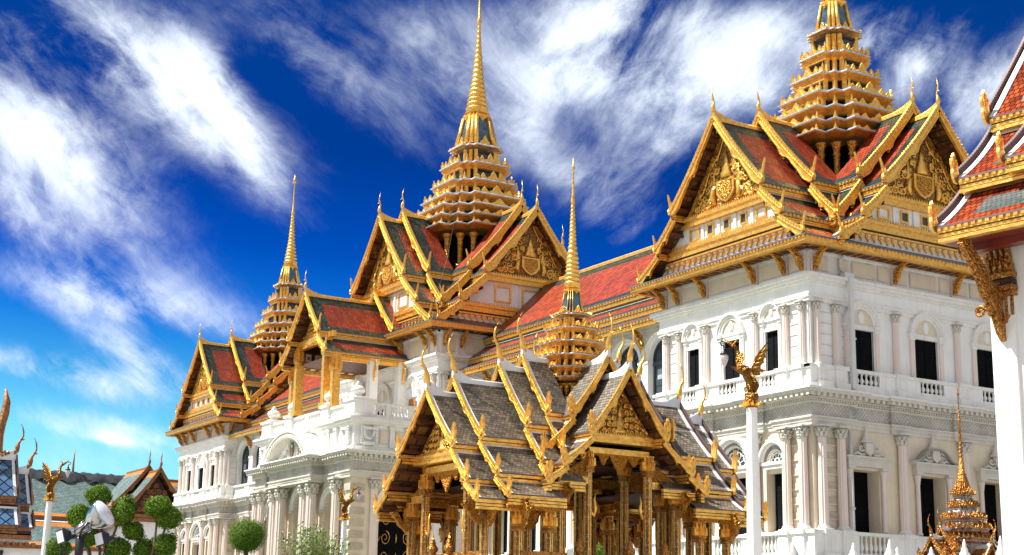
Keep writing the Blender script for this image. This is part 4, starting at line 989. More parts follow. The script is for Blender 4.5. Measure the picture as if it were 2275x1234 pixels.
def wing(x0, x1, mirror=False):
    base = Vector((x0, 48.0, 0))-ROOT; W = x1-x0
    mb = MB(); n = 7; sp_ = 3.2
    xs_ = [(W-1.6-i*sp_) for i in range(n)] if not mirror else [(1.6+i*sp_+.1) for i in range(n)]
    wall_open(mb, 0, W, 12.8, 18.3, [(x, 2.35, 13.2, 16.25, True) for x in xs_], .4, 'bright')
    wall_open(mb, 0, W, 0, 11.3, [(x, 1.3, 6.65, 9.9, False) for x in xs_], .5, 'cream')
    mb.box(0, W, .9, 5, 0, 18.2, 'black')
    wl = part('wall', mb, hall, base)
    cm = MB(); low_entab(cm, [(0.02, W-.02, 0, 1, 0)]+[(x-1.6-.3, x-1.6+.3, 0, .8, .12) for x in xs_], 'F', den=.24)
    cm.box(0, W, -.1, .0, 17.95, 18.2, 'white'); cm.box(0, W, -.16, .0, 18.08, 18.16, 'bright')
    part('cornice', cm, hall, base)
    pb = MB()
    for z0, zz, zn, yp in ((5.2, 5.5, 6.45, .5), (12.88, 13.14, 13.84, .4)):
        pb.box(.03, W-.03, -yp, 0, z0, zz, 'white'); pb.box(.03, W-.03, -yp+.02, 0, zn, zn+.14, 'white')
        e = [.05]
        for x in sorted(xs_): e += [x-1.1, x+1.1]
        e.append(W-.05)
        for a, b in zip(e[::2], e[1::2]):
            if b > a: pb.box(a, b, -yp+.1, 0, zz, zn, 'bright')
    part('pedestal', pb, hall, base)
    for x in xs_:
        arch_door(hall, base, Matrix.Identity(4), x, 2.35, 13.2, 16.25)
        balustrade(hall, base, Matrix.Identity(4), x-1.1, x+1.1, 13.14, 13.96, -.33, step=.3)
        balustrade(hall, base, Matrix.Identity(4), x-1.1, x+1.1, 5.5, 6.57, -.43, step=.3)
        f = MB(); f.box(x-.6, x+.6, .42, .46, 6.65, 9.9, 'louvre'); wn = part('window', f, hall, base)
        f = MB(); f.box(x-.85, x+.85, -.12, .02, 9.9, 10.1, 'white'); f.box(x-.95, x+.95, -.25, .02, 10.1, 10.22, 'white')
        f.prism([(x-.9, 10.22), (x+.9, 10.22), (x, 10.75)], lambda a, b, d: (a, d, b), -.2, .02, 'white'); 
        for s in (1, -1): f.box(x+s*.75-.1, x+s*.75+.1, -.08, .02, 6.65, 9.9, 'white')
        part('window_surround', f, wn)
        xc_ = x-1.6 if not mirror else x+1.6
        if .4 < xc_ < W-.4:
            column(hall, base, xc_, -.3, 6.6, 11.26, .24, ch=.6)
            pl = MB(); pl.box(xc_-.13, xc_+.13, -.12, .02, 14.0, 17.6, 'white'); pl.box(xc_-.2, xc_+.2, -.18, .02, 17.6, 17.75, 'white'); part('pilaster', pl, hall, base)
            bm_ = tpl(('br', .95), lambda: bracket_mesh(.95, 1.1)); part('eave_bracket', bm_, hall, tuple(base+Vector((xc_, -.12, 16.95))), 0)
wing(-85.5, -62.33); wing(-124.3, -101.1, True)
TW = [(0, 25.15, 4.65, 20.85), (4.45, 20.35, 5.85, 19.4), (5.7, 19.0, 7.25, 18.3)]
for cxw, hw_ in ((-73.92, 11.9), (-112.7, 11.9)):
    roof_section(hall, tuple(Vector((cxw, 54.2, 0))-ROOT), pi/2, -hw_, hw_, 25.15, TW, barges=False, ridge_up=0, edge=None, wall_v=hw_, bead=.3)
sm = MB()
for cxw in (-73.92, -112.7):
    for i in range(22):
        x = cxw-ROOT.x-11.5+i*1.08; sm.box(x-.4, x+.4, -.75+1.15-.75, .95, 17.99, 18.03, 'gold_fine')
# ---------------------------------------------------------------- portico
PB = Vector((-93.3, 40.6, 0))-ROOT
pm = MB()
wall_open(pm, -7.5, 7.5, 0, 11.3, [(0, 2.3, 1.5, 9.7, True), (-4.6, 1.9, 1.5, 9.5, True), (4.6, 1.9, 1.5, 9.5, True)], .9, 'cream')
pm.M = T(7.5, 0) @ RZ(pi/2); wall_open(pm, 0, 7.4, 0, 11.3, [(3.6, 3.3, 1.5, 9.15, True)], .9, 'cream'); 
pm.M = T(-7.5, 0) @ RZ(-pi/2); wall_open(pm, -7.4, 0, 0, 11.3, [], .9, 'cream'); pm.M = Matrix.Identity(4)
pm.box(-6.5, 6.5, 1.0, 7.5, 0, 11.2, 'black')
pm.box(-7.45, 7.45, .05, 7.4, 11.3, 15.0, 'bright')
pm.box(-7.5, 7.5, -.0, 7.4, 14.98, 15.08, 'white')
part('wall', pm, hall, PB, label='entrance portico block')
cm = MB(); PR = [(-7.5, 7.5, 0, 7.4, 0), (-3.35, 3.35, -.85, 1, .012), (5.9, 7.5, 0, 1.5, .16), (-7.5, -5.9, 0, 1.5, .16)]
low_entab(cm, PR, den=.26)
entab(cm, [(-7.45, 7.45, .05, 7.4, 0), (5.7, 7.45, .05, 1.8, .12), (-7.45, -5.7, .05, 1.8, .12)], [(12.88, 13.2, .05, 'white'), (14.55, 14.7, .12, 'white'), (14.7, 14.86, .28, 'white'), (14.86, 14.98, .38, 'white')])
for s in (1, -1):
    for x in (3.9, 5.0): cm.box(s*x-.16, s*x+.16, -.1, .06, 13.2, 14.55, 'white'); cm.box(s*x-.22, s*x+.22, -.15, .06, 14.35, 14.5, 'white')
for x0_, x1_ in ((4.15, 4.8),): 
    for s in (1, -1): cm.box(min(s*x0_, s*x1_), max(s*x0_, s*x1_), -.03, .06, 13.4, 14.25, 'cream')
for i in range(5):
    y = 1.5+i*1.15; cm.box(7.5, 7.62, y-.16, y+.16, 13.2, 14.55, 'white'); cm.box(7.5, 7.68, y-.22, y+.22, 14.35, 14.5, 'white')
    cm.box(7.45, 7.5, y+.28, y+.88, 13.4, 14.3, 'trim'); cm.box(7.46, 7.53, y+.34, y+.82, 13.46, 14.24, 'cream')
part('cornice', cm, hall, PB)
# wreath swags on the corner blocks
def wreath(x, y, M_):
    mb = MB(); mb.M = M_
    for i in range(13):
        a = pi*i/12; mb.lathe([(.03, -.09), (.1, -.04), (.1, .04), (.03, .09)], (x+.34*cos(a+pi), y-.08, 14.15+.42*sin(a+pi)-.05), 'white', 6)
    for s in (1, -1):
        for i in range(7): mb.lathe([(.03, -.08), (.09, -.03), (.09, .03), (.03, .08)], (x+s*.5, y-.08, 14.35-i*.16), 'white', 6)
    mb.box(x-.45, x+.45, y-.2, y, 14.22, 14.36, 'white'); mb.box(x-.38, x+.38, y-.16, y, 13.25, 13.45, 'white')
    return part('wreath', mb, hall, PB)
wreath(6.6, -.08, Matrix.Identity(4)); wreath(-6.6, -.08, Matrix.Identity(4)); wreath(.95, -.1, T(7.58, 0) @ RZ(pi/2))
# segmental pediment with medallion over the centre
pd = MB(); R_ = 3.95; zc_ = 12.88-1.55
def arc_(r, z, n=18):
    a0 = math.acos(min(1, 3.75/R_)); a0 = radians(24)
    return [(r*cos(a0+(pi-2*a0)*i/n), z+r*.82*sin(a0+(pi-2*a0)*i/n)) for i in range(n+1)]
pd.prism([(3.3, 12.88)]+arc_(3.55, zc_)+[(-3.3, 12.88)], lambda a, b, d: (a, d, b), -.62, 3.0, 'bright')
oa, ia = arc_(4.02, zc_), arc_(3.55, zc_)
for i in range(18):
    pd.prism([ia[i], oa[i], oa[i+1], ia[i+1]], lambda a, b, d: (a, d, b), -1.35, -.5, 'trim')
    q = [(p[0]*1.0, p[1]+.0) for p in (oa[i], oa[i+1])]; q += [(oa[i+1][0]*1.015, oa[i+1][1]+.07), (oa[i][0]*1.015, oa[i][1]+.07)]
    pd.prism(q, lambda a, b, d: (a, d, b), -1.42, 3.0, 'white')
for i in range(30):
    a = radians(26)+(pi-radians(52))*i/29; x, z = 3.72*cos(a), zc_+3.72*.82*sin(a); pd.cbox((x, -1.38, z), .12, .12, .14, 'white')
part('pediment', pd, hall, PB)
md = MB(); disc(md, 0, 13.55, .42, .62, -.8, -.62, 'trim', 20); disc(md, 0, 13.55, .33, .52, -.84, -.79, 'bluegrey', 20); disc(md, 0, 13.42, .18, .26, -.86, -.83, 'gold_old', 10); disc(md, 0, 13.78, .1, .13, -.87, -.83, 'cream', 10)
for s in (1, -1):
    spiral(md, s*1.15, 13.4, .34, -.66, s, None, .07, 'trim'); spiral(md, s*.72, 13.85, .24, -.66, -s, None, .06, 'trim'); spiral(md, s*1.75, 13.2, .2, -.66, s, None, .05, 'trim')
    md.tube([(s*.5, -.7, 14.1), (s*.62, -.72, 13.5), (s*.55, -.7, 13.1), (s*.3, -.7, 13.0)], [.06, .09, .09, .05], 'trim', 6)
md.tube([(-.8, -.7, 13.0), (0, -.74, 13.08), (.8, -.7, 13.0)], [.05, .09, .05], 'trim', 6)
part('medallion', md, hall, PB)
# balustrade on the balcony with finialled pedestals
fin_ = MB(); fin_.lathe([(.42, 0), (.42, .06), (.30, .1), (.25, .2), (.44, .36), (.46, .5), (.34, .68), (.17, .78), (.2, .83), (.1, .95), (.1, 1.0), (.02, 1.06)], (0, 0, 0), 'white', 14)
finm = fin_.mesh('urn_finial')
pedx = [-6.75, -2.95, 2.95, 6.75]
for x in pedx:
    pb = MB()
    w_ = .72 if abs(x) > 5 else .5
    pb.box(x-w_, x+w_, .0, 1.4 if abs(x) > 5 else .8, 15.08, 16.05, 'bright'); pb.box(x-w_-.1, x+w_+.1, -.1, 1.5 if abs(x) > 5 else .9, 16.05, 16.2, 'white'); pb.box(x-w_-.05, x+w_+.05, -.05, 1.45 if abs(x) > 5 else .85, 15.08, 15.25, 'white')
    pb.box(x-w_*.7, x+w_*.7, .2, 1.1 if abs(x) > 5 else .65, 16.2, 16.34, 'white')
    part('pedestal', pb, hall, PB)
for x in pedx: part('urn_finial', finm, hall, tuple(PB+Vector((x, .55 if abs(x) > 5 else .45, 16.3))))
for a, b in ((-6.0, -3.5), (-2.4, 2.4), (3.5, 6.0)):
    balustrade(hall, PB, Matrix.Identity(4), a, b, 15.08, 16.0, .15, step=.26)
    if a < -2 < b: 
        pm_ = MB(); pm_.box(-.2, .2, .1, .4, 15.1, 15.95, 'white'); part('balustrade_pier', pm_, hall, PB)
balustrade(hall, PB, T(7.4, 0) @ RZ(pi/2), 1.45, 6.0, 15.08, 16.0, .0, step=.26)
for y in (2.4, 4.0, 5.5): pm_ = MB(); pm_.box(7.165, 7.435, y-.16, y+.16, 15.1, 15.97, 'white'); part('balustrade_pier', pm_, hall, PB)
for x in (-3.0, -1.9, 1.9, 3.0): column(hall, PB, x, -.62, 1.6, 11.28, .36, mat='pink', ch=.85, bh=.4)
for x in (-2.45, 2.45): 
    pl = MB(); pl.box(x-.3, x+.3, -.15, .02, 1.6, 11.2, 'pink'); part('pilaster', pl, hall, PB)
for x in (-7.0, -6.0, 6.0): column(hall, PB, x, -.3, 1.6, 11.28, .3, mat='pink', ch=.8, bh=.4)
qb = MB()
for i in range(13):
    z = 1.8+i*.72; h = .42
    for (a, b, c, d) in ((6.75, 7.62, -.12, .02), ): qb.box(a, b, c, d, z, z+h, 'rustic')
    qb.box(7.5, 7.628, -.11, .9, z+.006, z+h-.006, 'rustic')
qb.box(7.5, 7.66, 1.3, 1.75, 1.6, 10.6, 'pink'); qb.box(7.5, 7.66, 5.5, 5.95, 1.6, 10.6, 'pink')
part('quoin', qb, hall, PB)
for y in (1.52, 5.72): part('capital', capital_mesh(.28, .65, 'trim'), hall, tuple(PB+Vector((7.6, y, 10.6))))
ar = MB()
for cx, w_, sp_ in ((0, 2.3, 9.7), (-4.6, 1.9, 9.5), (4.6, 1.9, 9.5)):
    archring(ar, cx, sp_, w_/2, w_/2+.32, -.1, .3, 'white'); archring(ar, cx, sp_, w_/2+.28, w_/2+.4, -.18, .05, 'white')
    for s in (1, -1): ar.box(cx+s*(w_/2+.17)-.2, cx+s*(w_/2+.17)+.2, -.2, .04, sp_-.2, sp_, 'trim')
ar.M = T(7.5, 0) @ RZ(pi/2); archring(ar, 3.6, 9.15, 1.65, 2.0, -.08, .3, 'white'); archring(ar, 3.6, 9.15, 1.96, 2.1, -.16, .05, 'white')
part('archivolt', ar, hall, PB)
# gates: black with gilt scrollwork
gt = MB(); gs = MB()
for (M_, cx, w_, sp_) in ((Matrix.Identity(4), 0, 2.3, 9.7), (Matrix.Identity(4), 4.6, 1.9, 9.5), (Matrix.Identity(4), -4.6, 1.9, 9.5), (T(7.5, 0) @ RZ(pi/2), 3.6, 3.3, 9.15)):
    gt.M = M_; gs.M = M_; gt.box(cx-w_/2, cx+w_/2, .82, .86, 1.5, sp_, 'black'); disc(gt, cx, sp_, w_/2, w_/2, .82, .86, 'black', 16, 0, 180)
    z = sp_-.3
    while z > 4.5:
        for s in (1, -1):
            spiral(gs, cx+s*w_*.24, z, w_*.11, .78, s, None, .025, 'gold', ph=z, squash=1.3)
            gs.tube([(cx+s*w_*.42, .78, z-.5), (cx+s*w_*.38, .76, z-.15), (cx+s*w_*.33, .78, z+.1)], [.015, .035, .01], 'gold', 4)
        gs.tube([(cx, .78, z-.3), (cx, .76, z), (cx, .78, z+.3)], [.01, .05, .01], 'gold', 5); z -= 1.15
gto = part('gate', gt, hall, PB); part('gilt_scrollwork', gs, gto)
# portico roof, columns, coffered ceiling
TP = [(0, 24.05, 2.45, 21.25), (2.3, 20.85, 3.6, 19.75)]
TP2 = [(0, 24.75, 3.0, 21.7)]
roof_section(hall, b2_, 0, 6.7, 13.0, 24.05, TP, k=.95, wall_v=12.0)
roof_section(hall, b2_, 0, 6.7, 7.85, 24.75, TP2, k=.85, wall_v=7.4)
gable_panel(hall, b2_, 0, 12.0, TP, 21.15, 22, 's', k=.62, lotus=False, white=False, apex=23.6, relief='deity', tz=1.7)
ct = MB()
ct.box(-3.4, 3.4, -12.1, -6.8, 19.55, 19.6, 'redbrown')
for s in (1, -1):
    ct.box(s*2.2-.12, s*2.2+.12, -12.1, -6.8, 19.6, 21.0, 'redbrown')
    for i in range(7):
        y = -11.6+i*.72; ct.box(*sorted((s*2.32, s*2.36)), y-.26, y+.26, 19.75, 20.45, 'gold_fine'); ct.box(*sorted((s*2.35, s*2.38)), y-.2, y+.2, 19.82, 20.38, 'cream'); 
        ct.box(s*2.85-.3, s*2.85+.3, y-.25, y+.25, 19.51, 19.55, 'gold_fine'); ct.box(s*2.85-.2, s*2.85+.2, y-.16, y+.16, 19.49, 19.52, 'cream')
        q = -s; ct.box(*sorted((q*2.04, q*2.08)), y-.26, y+.26, 19.75, 20.45, 'gold_fine'); ct.box(*sorted((q*2.01, q*2.05)), y-.2, y+.2, 19.82, 20.38, 'cream'); ct.box(*sorted((q*1.98, q*2.02)), y-.09, y+.09, 20.0, 20.2, 'gold_old')
ct.box(-3.3, 3.3, -12.3, -12.05, 20.75, 21.15, 'gold'); ct.box(-2.3, 2.3, -12.36, -12.0, 20.55, 20.8, 'gold_relief')
for s in (1, -1): ct.box(s*3.3-.1, s*3.3+.1, -12.2, -6.8, 19.2, 19.45, 'gold')
part('coffered_ceiling', ct, hall, b2_)
def gold_col(root, loc, w_, h, mat='gold', name='gilt_column'):
    mb = MB(); mb.box(-w_, w_, -w_*.7, w_*.7, 0, h, mat); mb.box(-w_*.7, w_*.7, -w_, w_, .0, h-.003, mat)
    mb.box(-w_*1.25, w_*1.25, -w_*1.25, w_*1.25, 0, .35, mat); mb.box(-w_*1.12, w_*1.12, -w_*1.12, w_*1.12, h-1.1, h-1.0, mat)
    for q in range(4):
        for dx in (-.5, .5):
            mb.M = RZ(q*pi/2); antefix(mb, dx*w_, -w_*1.05, h-1.0, 0, w_*.35, .95, mat)
    mb.M = Matrix.Identity(4)
    return part(name, mb, root, loc)
for x, y, h in ((-2.25, .35, 4.7), (2.25, .35, 4.7), (-3.35, .5, 3.7), (3.35, .5, 3.7)): gold_col(hall, tuple(PB+Vector((x, y, 16.1 if abs(x) < 3 else 15.9))), .27, h)
for x, y in ((3.25, 3.2), (3.25, 5.3), (-3.25, 3.2), (-3.25, 5.3)): wc = MB(); wc.box(x-.28, x+.28, y-.28, y+.28, 15.1, 19.55, 'bright'); wc.box(x-.33, x+.33, y-.33, y+.33, 19.2, 19.5, 'white'); wc.box(x-.34, x+.34, y-.34, y+.34, 15.08, 15.5, 'white'); part('white_pier', wc, hall, PB)
dm = MB(); dm.M = T(-93.3-ROOT.x-PB.x, 0); dm.box(3.9, 4.9, 5.62, 5.66, 15.1, 17.0, 'wood'); dm.box(3.75, 5.05, 5.6, 5.64, 17.1, 17.7, 'white'); 
part('door', dm, hall, PB)
part('eave_bracket', tpl(('brp',), lambda: bracket_mesh(.4, 1.5, .6, 'gold')), hall, tuple(PB+Vector((3.4, 3.2, 17.9))), pi/2)
part('eave_bracket', tpl(('brp',), None), hall, tuple(PB+Vector((3.4, 5.3, 17.9))), pi/2)
# ---------------------------------------------------------------- gilt open pavilion in front
tile('inlay', [(.55, .28, .05), (.30, .13, .03), (.75, .68, .5), (.62, .33, .06)], .05, .055, rough=.3, mortar=.25)
PC = Vector((-31.17, 20.6, 0))
pav = empty('open_pavilion', PC)
tag(pav, 'open gilded pavilion with grey-brown tiled stepped roofs, slender inlaid columns and a small tiered spire', 'pavilion')
P4 = [(0, 7.2, 1.3, 5.88), (1.24, 5.74, 1.95, 5.06), (1.9, 4.94, 2.42, 4.6)]
P3 = [(0, 7.57, 1.36, 6.1), (1.3, 5.95, 2.1, 5.22), (2.03, 5.08, 2.6, 4.72)]
P2 = [(0, 8.0, 1.30, 6.5), (1.24, 6.36, 1.95, 5.62), (1.9, 5.5, 2.3, 5.15)]
P1 = [(0, 8.3, 1.15, 6.85), (1.1, 6.7, 1.8, 5.95)]
E2 = [(0, 7.78, 1.02, 6.3), (.97, 6.15, 1.78, 5.52), (1.7, 5.4, 2.2, 5.1)]
E1 = [(0, 8.2, 1.0, 6.78), (.95, 6.65, 1.75, 5.9)]
bt = ('tile_brown', 'tile_brown')
for ang in (0, pi):
    bkf = ang != 0
    for tt, vi, vo in ((P4, 2.9, 4.05), (P3, 1.8, 3.35), (P2, 1.1, 2.1), (P1, .68, 1.45)):
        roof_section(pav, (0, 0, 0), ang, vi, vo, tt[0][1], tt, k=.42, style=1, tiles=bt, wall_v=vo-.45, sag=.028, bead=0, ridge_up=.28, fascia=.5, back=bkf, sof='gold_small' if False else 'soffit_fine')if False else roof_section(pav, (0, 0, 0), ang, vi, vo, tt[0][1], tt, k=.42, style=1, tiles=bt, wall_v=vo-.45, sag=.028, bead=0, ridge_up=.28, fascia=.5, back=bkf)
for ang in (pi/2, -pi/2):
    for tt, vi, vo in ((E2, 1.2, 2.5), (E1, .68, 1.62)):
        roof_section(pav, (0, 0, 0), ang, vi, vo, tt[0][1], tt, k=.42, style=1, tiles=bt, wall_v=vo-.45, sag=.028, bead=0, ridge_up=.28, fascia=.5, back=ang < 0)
pmats = dict(lotus=False, white=False, relief='deity')
gable_panel(pav, (0, 0, 0), 0, 3.55, P4, 5.6, 6, 's', k=.42, apex=6.85, tz=1.0, **pmats)
gable_panel(pav, (0, 0, 0), pi/2, 2.05, E2, 6.1, 6, 's', k=.42, apex=7.4, tz=.85, **pmats)
gable_panel(pav, (0, 0, 0), pi, 3.55, P4, 5.55, 6, 's', k=.42, apex=6.85, tz=1.0, **pmats)
ic = MB()   # ceiling and beams
ic.box(-.9, .9, -3.5, 3.5, 5.7, 5.74, 'redwood'); ic.box(-2.1, 2.1, -2.9, -1.2, 5.10, 5.13, 'redwood'); ic.box(-2.1, 2.1, 1.2, 2.9, 5.10, 5.13, 'redwood'); ic.box(-2.0, 2.0, -.8, .8, 5.95, 5.98, 'redwood')
ic.box(-.7, .7, -.7, .7, 6.0, 6.6, 'redwood')
for s in (1, -1):
    ic.box(s*1.0-.07, s*1.0+.07, -3.5, -.95, 5.38, 5.62, 'gold_small'); ic.box(s*1.0-.07, s*1.0+.07, .95, 3.5, 5.38, 5.62, 'gold_small'); ic.box(s*1.75-.06, s*1.75+.06, -3.45, -1.7, 4.72, 4.9, 'gold_small'); ic.box(s*1.75-.06, s*1.75+.06, 1.7, 3.45, 4.72, 4.9, 'gold_small')
    ic.box(-1.0, 1.0, s*3.42-.06, s*3.42+.06, 5.4, 5.55, 'gold'); ic.box(-1.75, -1.03, s*3.4-.05, s*3.4+.05, 4.75, 4.92, 'gold'); ic.box(1.03, 1.75, s*3.4-.05, s*3.4+.05, 4.75, 4.92, 'gold')
    ic.box(-2.0, 2.0, s*.85-.06, s*.85+.06, 5.82, 6.0, 'gold_small'); ic.box(s*2.0-.06, s*2.0+.06, -.85, .85, 5.85, 5.98, 'gold')
    ic.box(s*2.05-.05, s*2.05+.05, -1.65, -.9, 5.12, 5.28, 'gold'); ic.box(s*2.05-.05, s*2.05+.05, .9, 1.65, 5.12, 5.28, 'gold'); ic.box(s*2.5-.05, s*2.5+.05, -3.3, -1.9, 4.4, 4.5, 'gold_small'); ic.box(s*2.5-.05, s*2.5+.05, 1.9, 3.3, 4.4, 4.5, 'gold_small')
part('beam', ic, pav)
def fringe(M_, x0, x1, z, y, dips, name='lambrequin'):
    """hanging pointed lotus fringe between two columns"""
    mb = MB(); mb.M = M_; n = 48; top = z; pts = []
    for i in range(n+1):
        t = i/n; x = x0+(x1-x0)*t; d = .06
        for (c, dep, w_) in dips: d = max(d, dep*max(0, 1-abs(t-c)/w_)**.8 if abs(t-c) < w_ else 0)
        d += .02*((i % 3) == 0); pts.append((x, z-d))
    for i in range(n): mb.prism([(pts[i][0], top), (pts[i+1][0], top), pts[i+1], pts[i]], lambda a, b, d: (a, d, b), y-.03, y+.02, 'gold_small')
    for xx, s in ((x0, 1), (x1, -1)):
        for j in range(22):
            zz = z-.02-j*.065; mb.prism([(xx, zz), (xx+s*.05, zz-.01), (xx+s*.03, zz-.05), (xx, zz-.06)], lambda a, b, d: (a, d, b), y-.05, y+.05, 'gold')
        mb.tube([(xx+s*.0, y, z-1.35), (xx+s*.12, y, z-1.45), (xx+s*.18, y, z-1.3), (xx+s*.14, y, z-1.1), (xx+s*.17, y, z-.95)], [.04, .05, .05, .03, .008], 'gold', 6)
    return part(name, mb, pav)
fringe(Matrix.Identity(4), -.95, .95, 5.42, -3.42, [(0, .16, .06), (.27, .26, .10), (.5, .5, .17), (.73, .26, .10), (1, .16, .06)])
fringe(RZ(pi/2), -.8, .8, 5.88, -2.0, [(0, .18, .06), (.24, .3, .10), (.52, .5, .17), (.78, .3, .10), (1, .18, .06)])
for a, b in ((-1.7, -1.05), (1.05, 1.7)):
    m_ = MB(); m_.prism([(a, 4.92), (b, 4.92), ((b if a > 0 else a)*1.0, 4.93)] if False else [(a, 4.9), (b, 4.9), ((a if a > 0 else b), 5.3)], lambda p, q, d: (p, d, q), -3.44, -3.38, 'gold_small'); part('gable_panel', m_, pav)
    for s in (1,):
        m_ = MB(); m_.M = RZ(pi/2); a2, b2 = (a*.95, b*.87) if a < 0 else (a*.84, b*.97)
        m_.prism([(a2, 5.28), (b2, 5.28), ((a2 if a > 0 else b2), 5.75)], lambda p, q, d: (p, d, q), -2.08, -2.02, 'gold_small'); part('gable_panel', m_, pav)
def pcol(x, y, h, w_=.085, z0=3.3):
    key = ('pc', round(h, 2), w_)
    def mk():
        mb = MB(); hh = h-z0
        mb.box(-w_, w_, -w_*.62, w_*.62, 0, hh, 'inlay'); mb.box(-w_*.62, w_*.62, -w_, w_, 0, hh-.002, 'inlay'); mb.box(-w_*.82, w_*.82, -w_*.82, w_*.82, 0, hh-.004, 'gold_old')
        for s in (1, -1): mb.box(s*w_*.3-.008, s*w_*.3+.008, -w_-.012, w_+.012, 0, hh-.4, 'gold'); mb.box(-w_-.012, w_+.012, s*w_*.3-.008, s*w_*.3+.008, 0, hh-.4, 'gold')
        for zz, q in ((hh-.46, 1.35), (hh-.41, 1.2), (hh-.36, 1.4)): mb.box(-w_*q, w_*q, -w_*q, w_*q, zz-.025, zz+.02, 'gold_old')
        for q in range(4):
            for dx in (-.55, 0, .55): mb.M = RZ(q*pi/2); antefix(mb, dx*w_, -w_*1.05-(abs(dx) < .1)*.01, hh-.34, 0, w_*.3, .33, 'gold')
        mb.M = Matrix.Identity(4); mb.box(-w_*1.3, w_*1.3, -w_*1.3, w_*1.3, hh-.03, hh, 'gold')
        return mb.mesh('column')
    return part('column', tpl(key, mk), pav, (x, y, z0))
cols = []
for s in (1, -1):
    for x in (1.0, -1.0): cols.append((x, s*3.42, 5.4))
    for x in (1.72, -1.72): cols.append((x, s*3.40, 4.78)); cols.append((x, s*2.3, 4.78))
    for x in (1.0, -1.0): cols.append((x, s*2.2, 5.4)); cols.append((x, s*.9, 5.85))
    for y in (.85, -.85): cols.append((s*2.0, y, 5.88))
    for y in (1.65, -1.65): cols.append((s*2.05, y, 5.15)); cols.append((s*1.45, y, 5.15))
    for x in (2.35, -2.35): cols.append((x, s*2.9, 4.42)); cols.append((x, s*2.1, 4.42))
for x, y, h in cols: pcol(x, y, h)
bp_ = tpl(('brpav',), lambda: bracket_mesh(.28, .55, .5, 'gold_small'))
for s in (1, -1):
    for y in (-3.4, -2.9, -2.3, 2.3, 2.9, 3.4): part('eave_bracket', bp_, pav, (s*(1.85 if abs(y) > 3 or abs(y) < 2.4 else 2.42), y, 4.05), s*pi/2)
    part('eave_bracket', bp_, pav, (2.12, s*1.65, 4.5), pi/2)
    part('eave_bracket', bp_, pav, (s*1.72, -3.48, 4.1), 0)
fl = MB()
for (x0, x1, y0, y1) in ((-1.9, 1.9, -3.6, 3.6), (-2.6, 2.6, -3.1, 3.1)): fl.box(x0, x1, y0, y1, 2.9+.02*x1, 3.30+.004*x1, 'gold_old')
fl.box(-2.0, 2.0, -3.4, 3.4, 0, 2.9, 'white')
part('floor', fl, pav)
for s in (1, -1):
    for q in ((s*2.45-.03, s*2.45+.03, -2.9, -1.7), (s*2.45-.03, s*2.45+.03, 1.7, 2.9), (-1.7, 1.7, s*3.45-.03, s*3.45+.03)):
        rl = MB(); rl.box(*q, 3.42, 3.52, 'gold_old'); part('railing', rl, pav)
for x, y in ((-.45, -3.5), (.35, -3.5), (2.2, -1.2), (2.2, .2), (2.2, 1.2)):
    mb = MB(); mb.lathe([(.09, 0), (.09, .06), (.05, .1), (.13, .2), (.13, .26), (.07, .34), (.08, .37), (.035, .46), (.01, .58)], (0, 0, 0), 'gold_old', 10); part('post_finial', mb, pav, (x, y, 3.40))
_gr, _gf = MATS['gold_relief'], MATS['gold_fine']
SP_P = [(7.86, .66), (8.1, .73), (8.4, .77), (8.74, .72), (9.1, .57), (9.47, .42)]
UP_P = [(9.56, .25), (10.12, .165), (10.2, .21), (10.3, .19), (10.95, .14), (11.35, .09), (12.4, .045), (12.5, .06), (12.6, .035), (13.3, .018), (13.36, .05), (13.42, .02), (13.66, .005)]
spire(pav, (0, 0, 0), SP_P, .34, UP_P, 7.25, glass='gold_small', colr=.5)
# ---------------------------------------------------------------- tiled hall at the right edge
DH = empty('temple_hall', (-16.04, 18.5, 0), radians(8.7))
tag(DH, 'whitewashed hall at the right edge with orange and green stacked tiled roofs', 'temple hall')
dc = (0, 5.0, 0)
D1 = [(0, 17.0, 4.5, 10.08), (4.35, 9.86, 5.48, 8.84), (5.22, 8.68, 6.12, 7.92)]
D2 = [(0, 17.15, 4.62, 10.2), (4.47, 9.98, 5.62, 8.94)]
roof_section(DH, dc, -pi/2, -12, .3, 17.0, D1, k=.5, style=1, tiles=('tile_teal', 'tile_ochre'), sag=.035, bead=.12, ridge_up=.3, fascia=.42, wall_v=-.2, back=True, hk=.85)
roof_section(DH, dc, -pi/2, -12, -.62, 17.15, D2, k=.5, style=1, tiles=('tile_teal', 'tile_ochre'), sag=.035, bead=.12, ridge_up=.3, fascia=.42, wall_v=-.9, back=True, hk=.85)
mb = MB(); mb.box(0, 12, 0, 10, 0, 7.7, 'bright'); mb.box(0, .36, -.06, 0, 0, 7.0, 'bright'); mb.box(-.06, 0, -.06, .36, 0, 7.0, 'bright'); mb.box(.5, 12, -.03, 0, 0, 1.2, 'white')
part('wall', mb, DH)
mb = MB(); mb.box(-.3, 12, -1.0, 11, 7.72, 7.78, 'red_lacquer'); mb.box(-.25, 12, -.55, -.35, 7.6, 7.72, 'red_lacquer'); part('soffit', mb, DH)
mb = MB()
for i in range(4):
    for j, (z, h, q) in enumerate(((7.28, .42, .07), (6.98, .2, .055))):
        mb.M = T(.03+i*.10, -.08) ; antefix(mb, 0, 0, z, 0, q, h, 'gold_old')
        mb.M = T(-.08, .03+i*.10) @ RZ(-pi/2); antefix(mb, 0, 0, z, 0, q, h, 'gold_old')
mb.M = Matrix.Identity(4)
for z, p, m in ((7.2, .10, 'gold_old'), (7.1, .08, 'redwood'), (7.0, .11, 'gold_old'), (6.92, .08, 'gold_old')): mb.box(-.06-p, .36+p*.5, -.06-p, .36, z, z+.08, m)
for x in (0, .12, .24, .34): mb.box(x-.02, x+.02, -.09, -.05, 6.62, 6.92, 'gold_old')
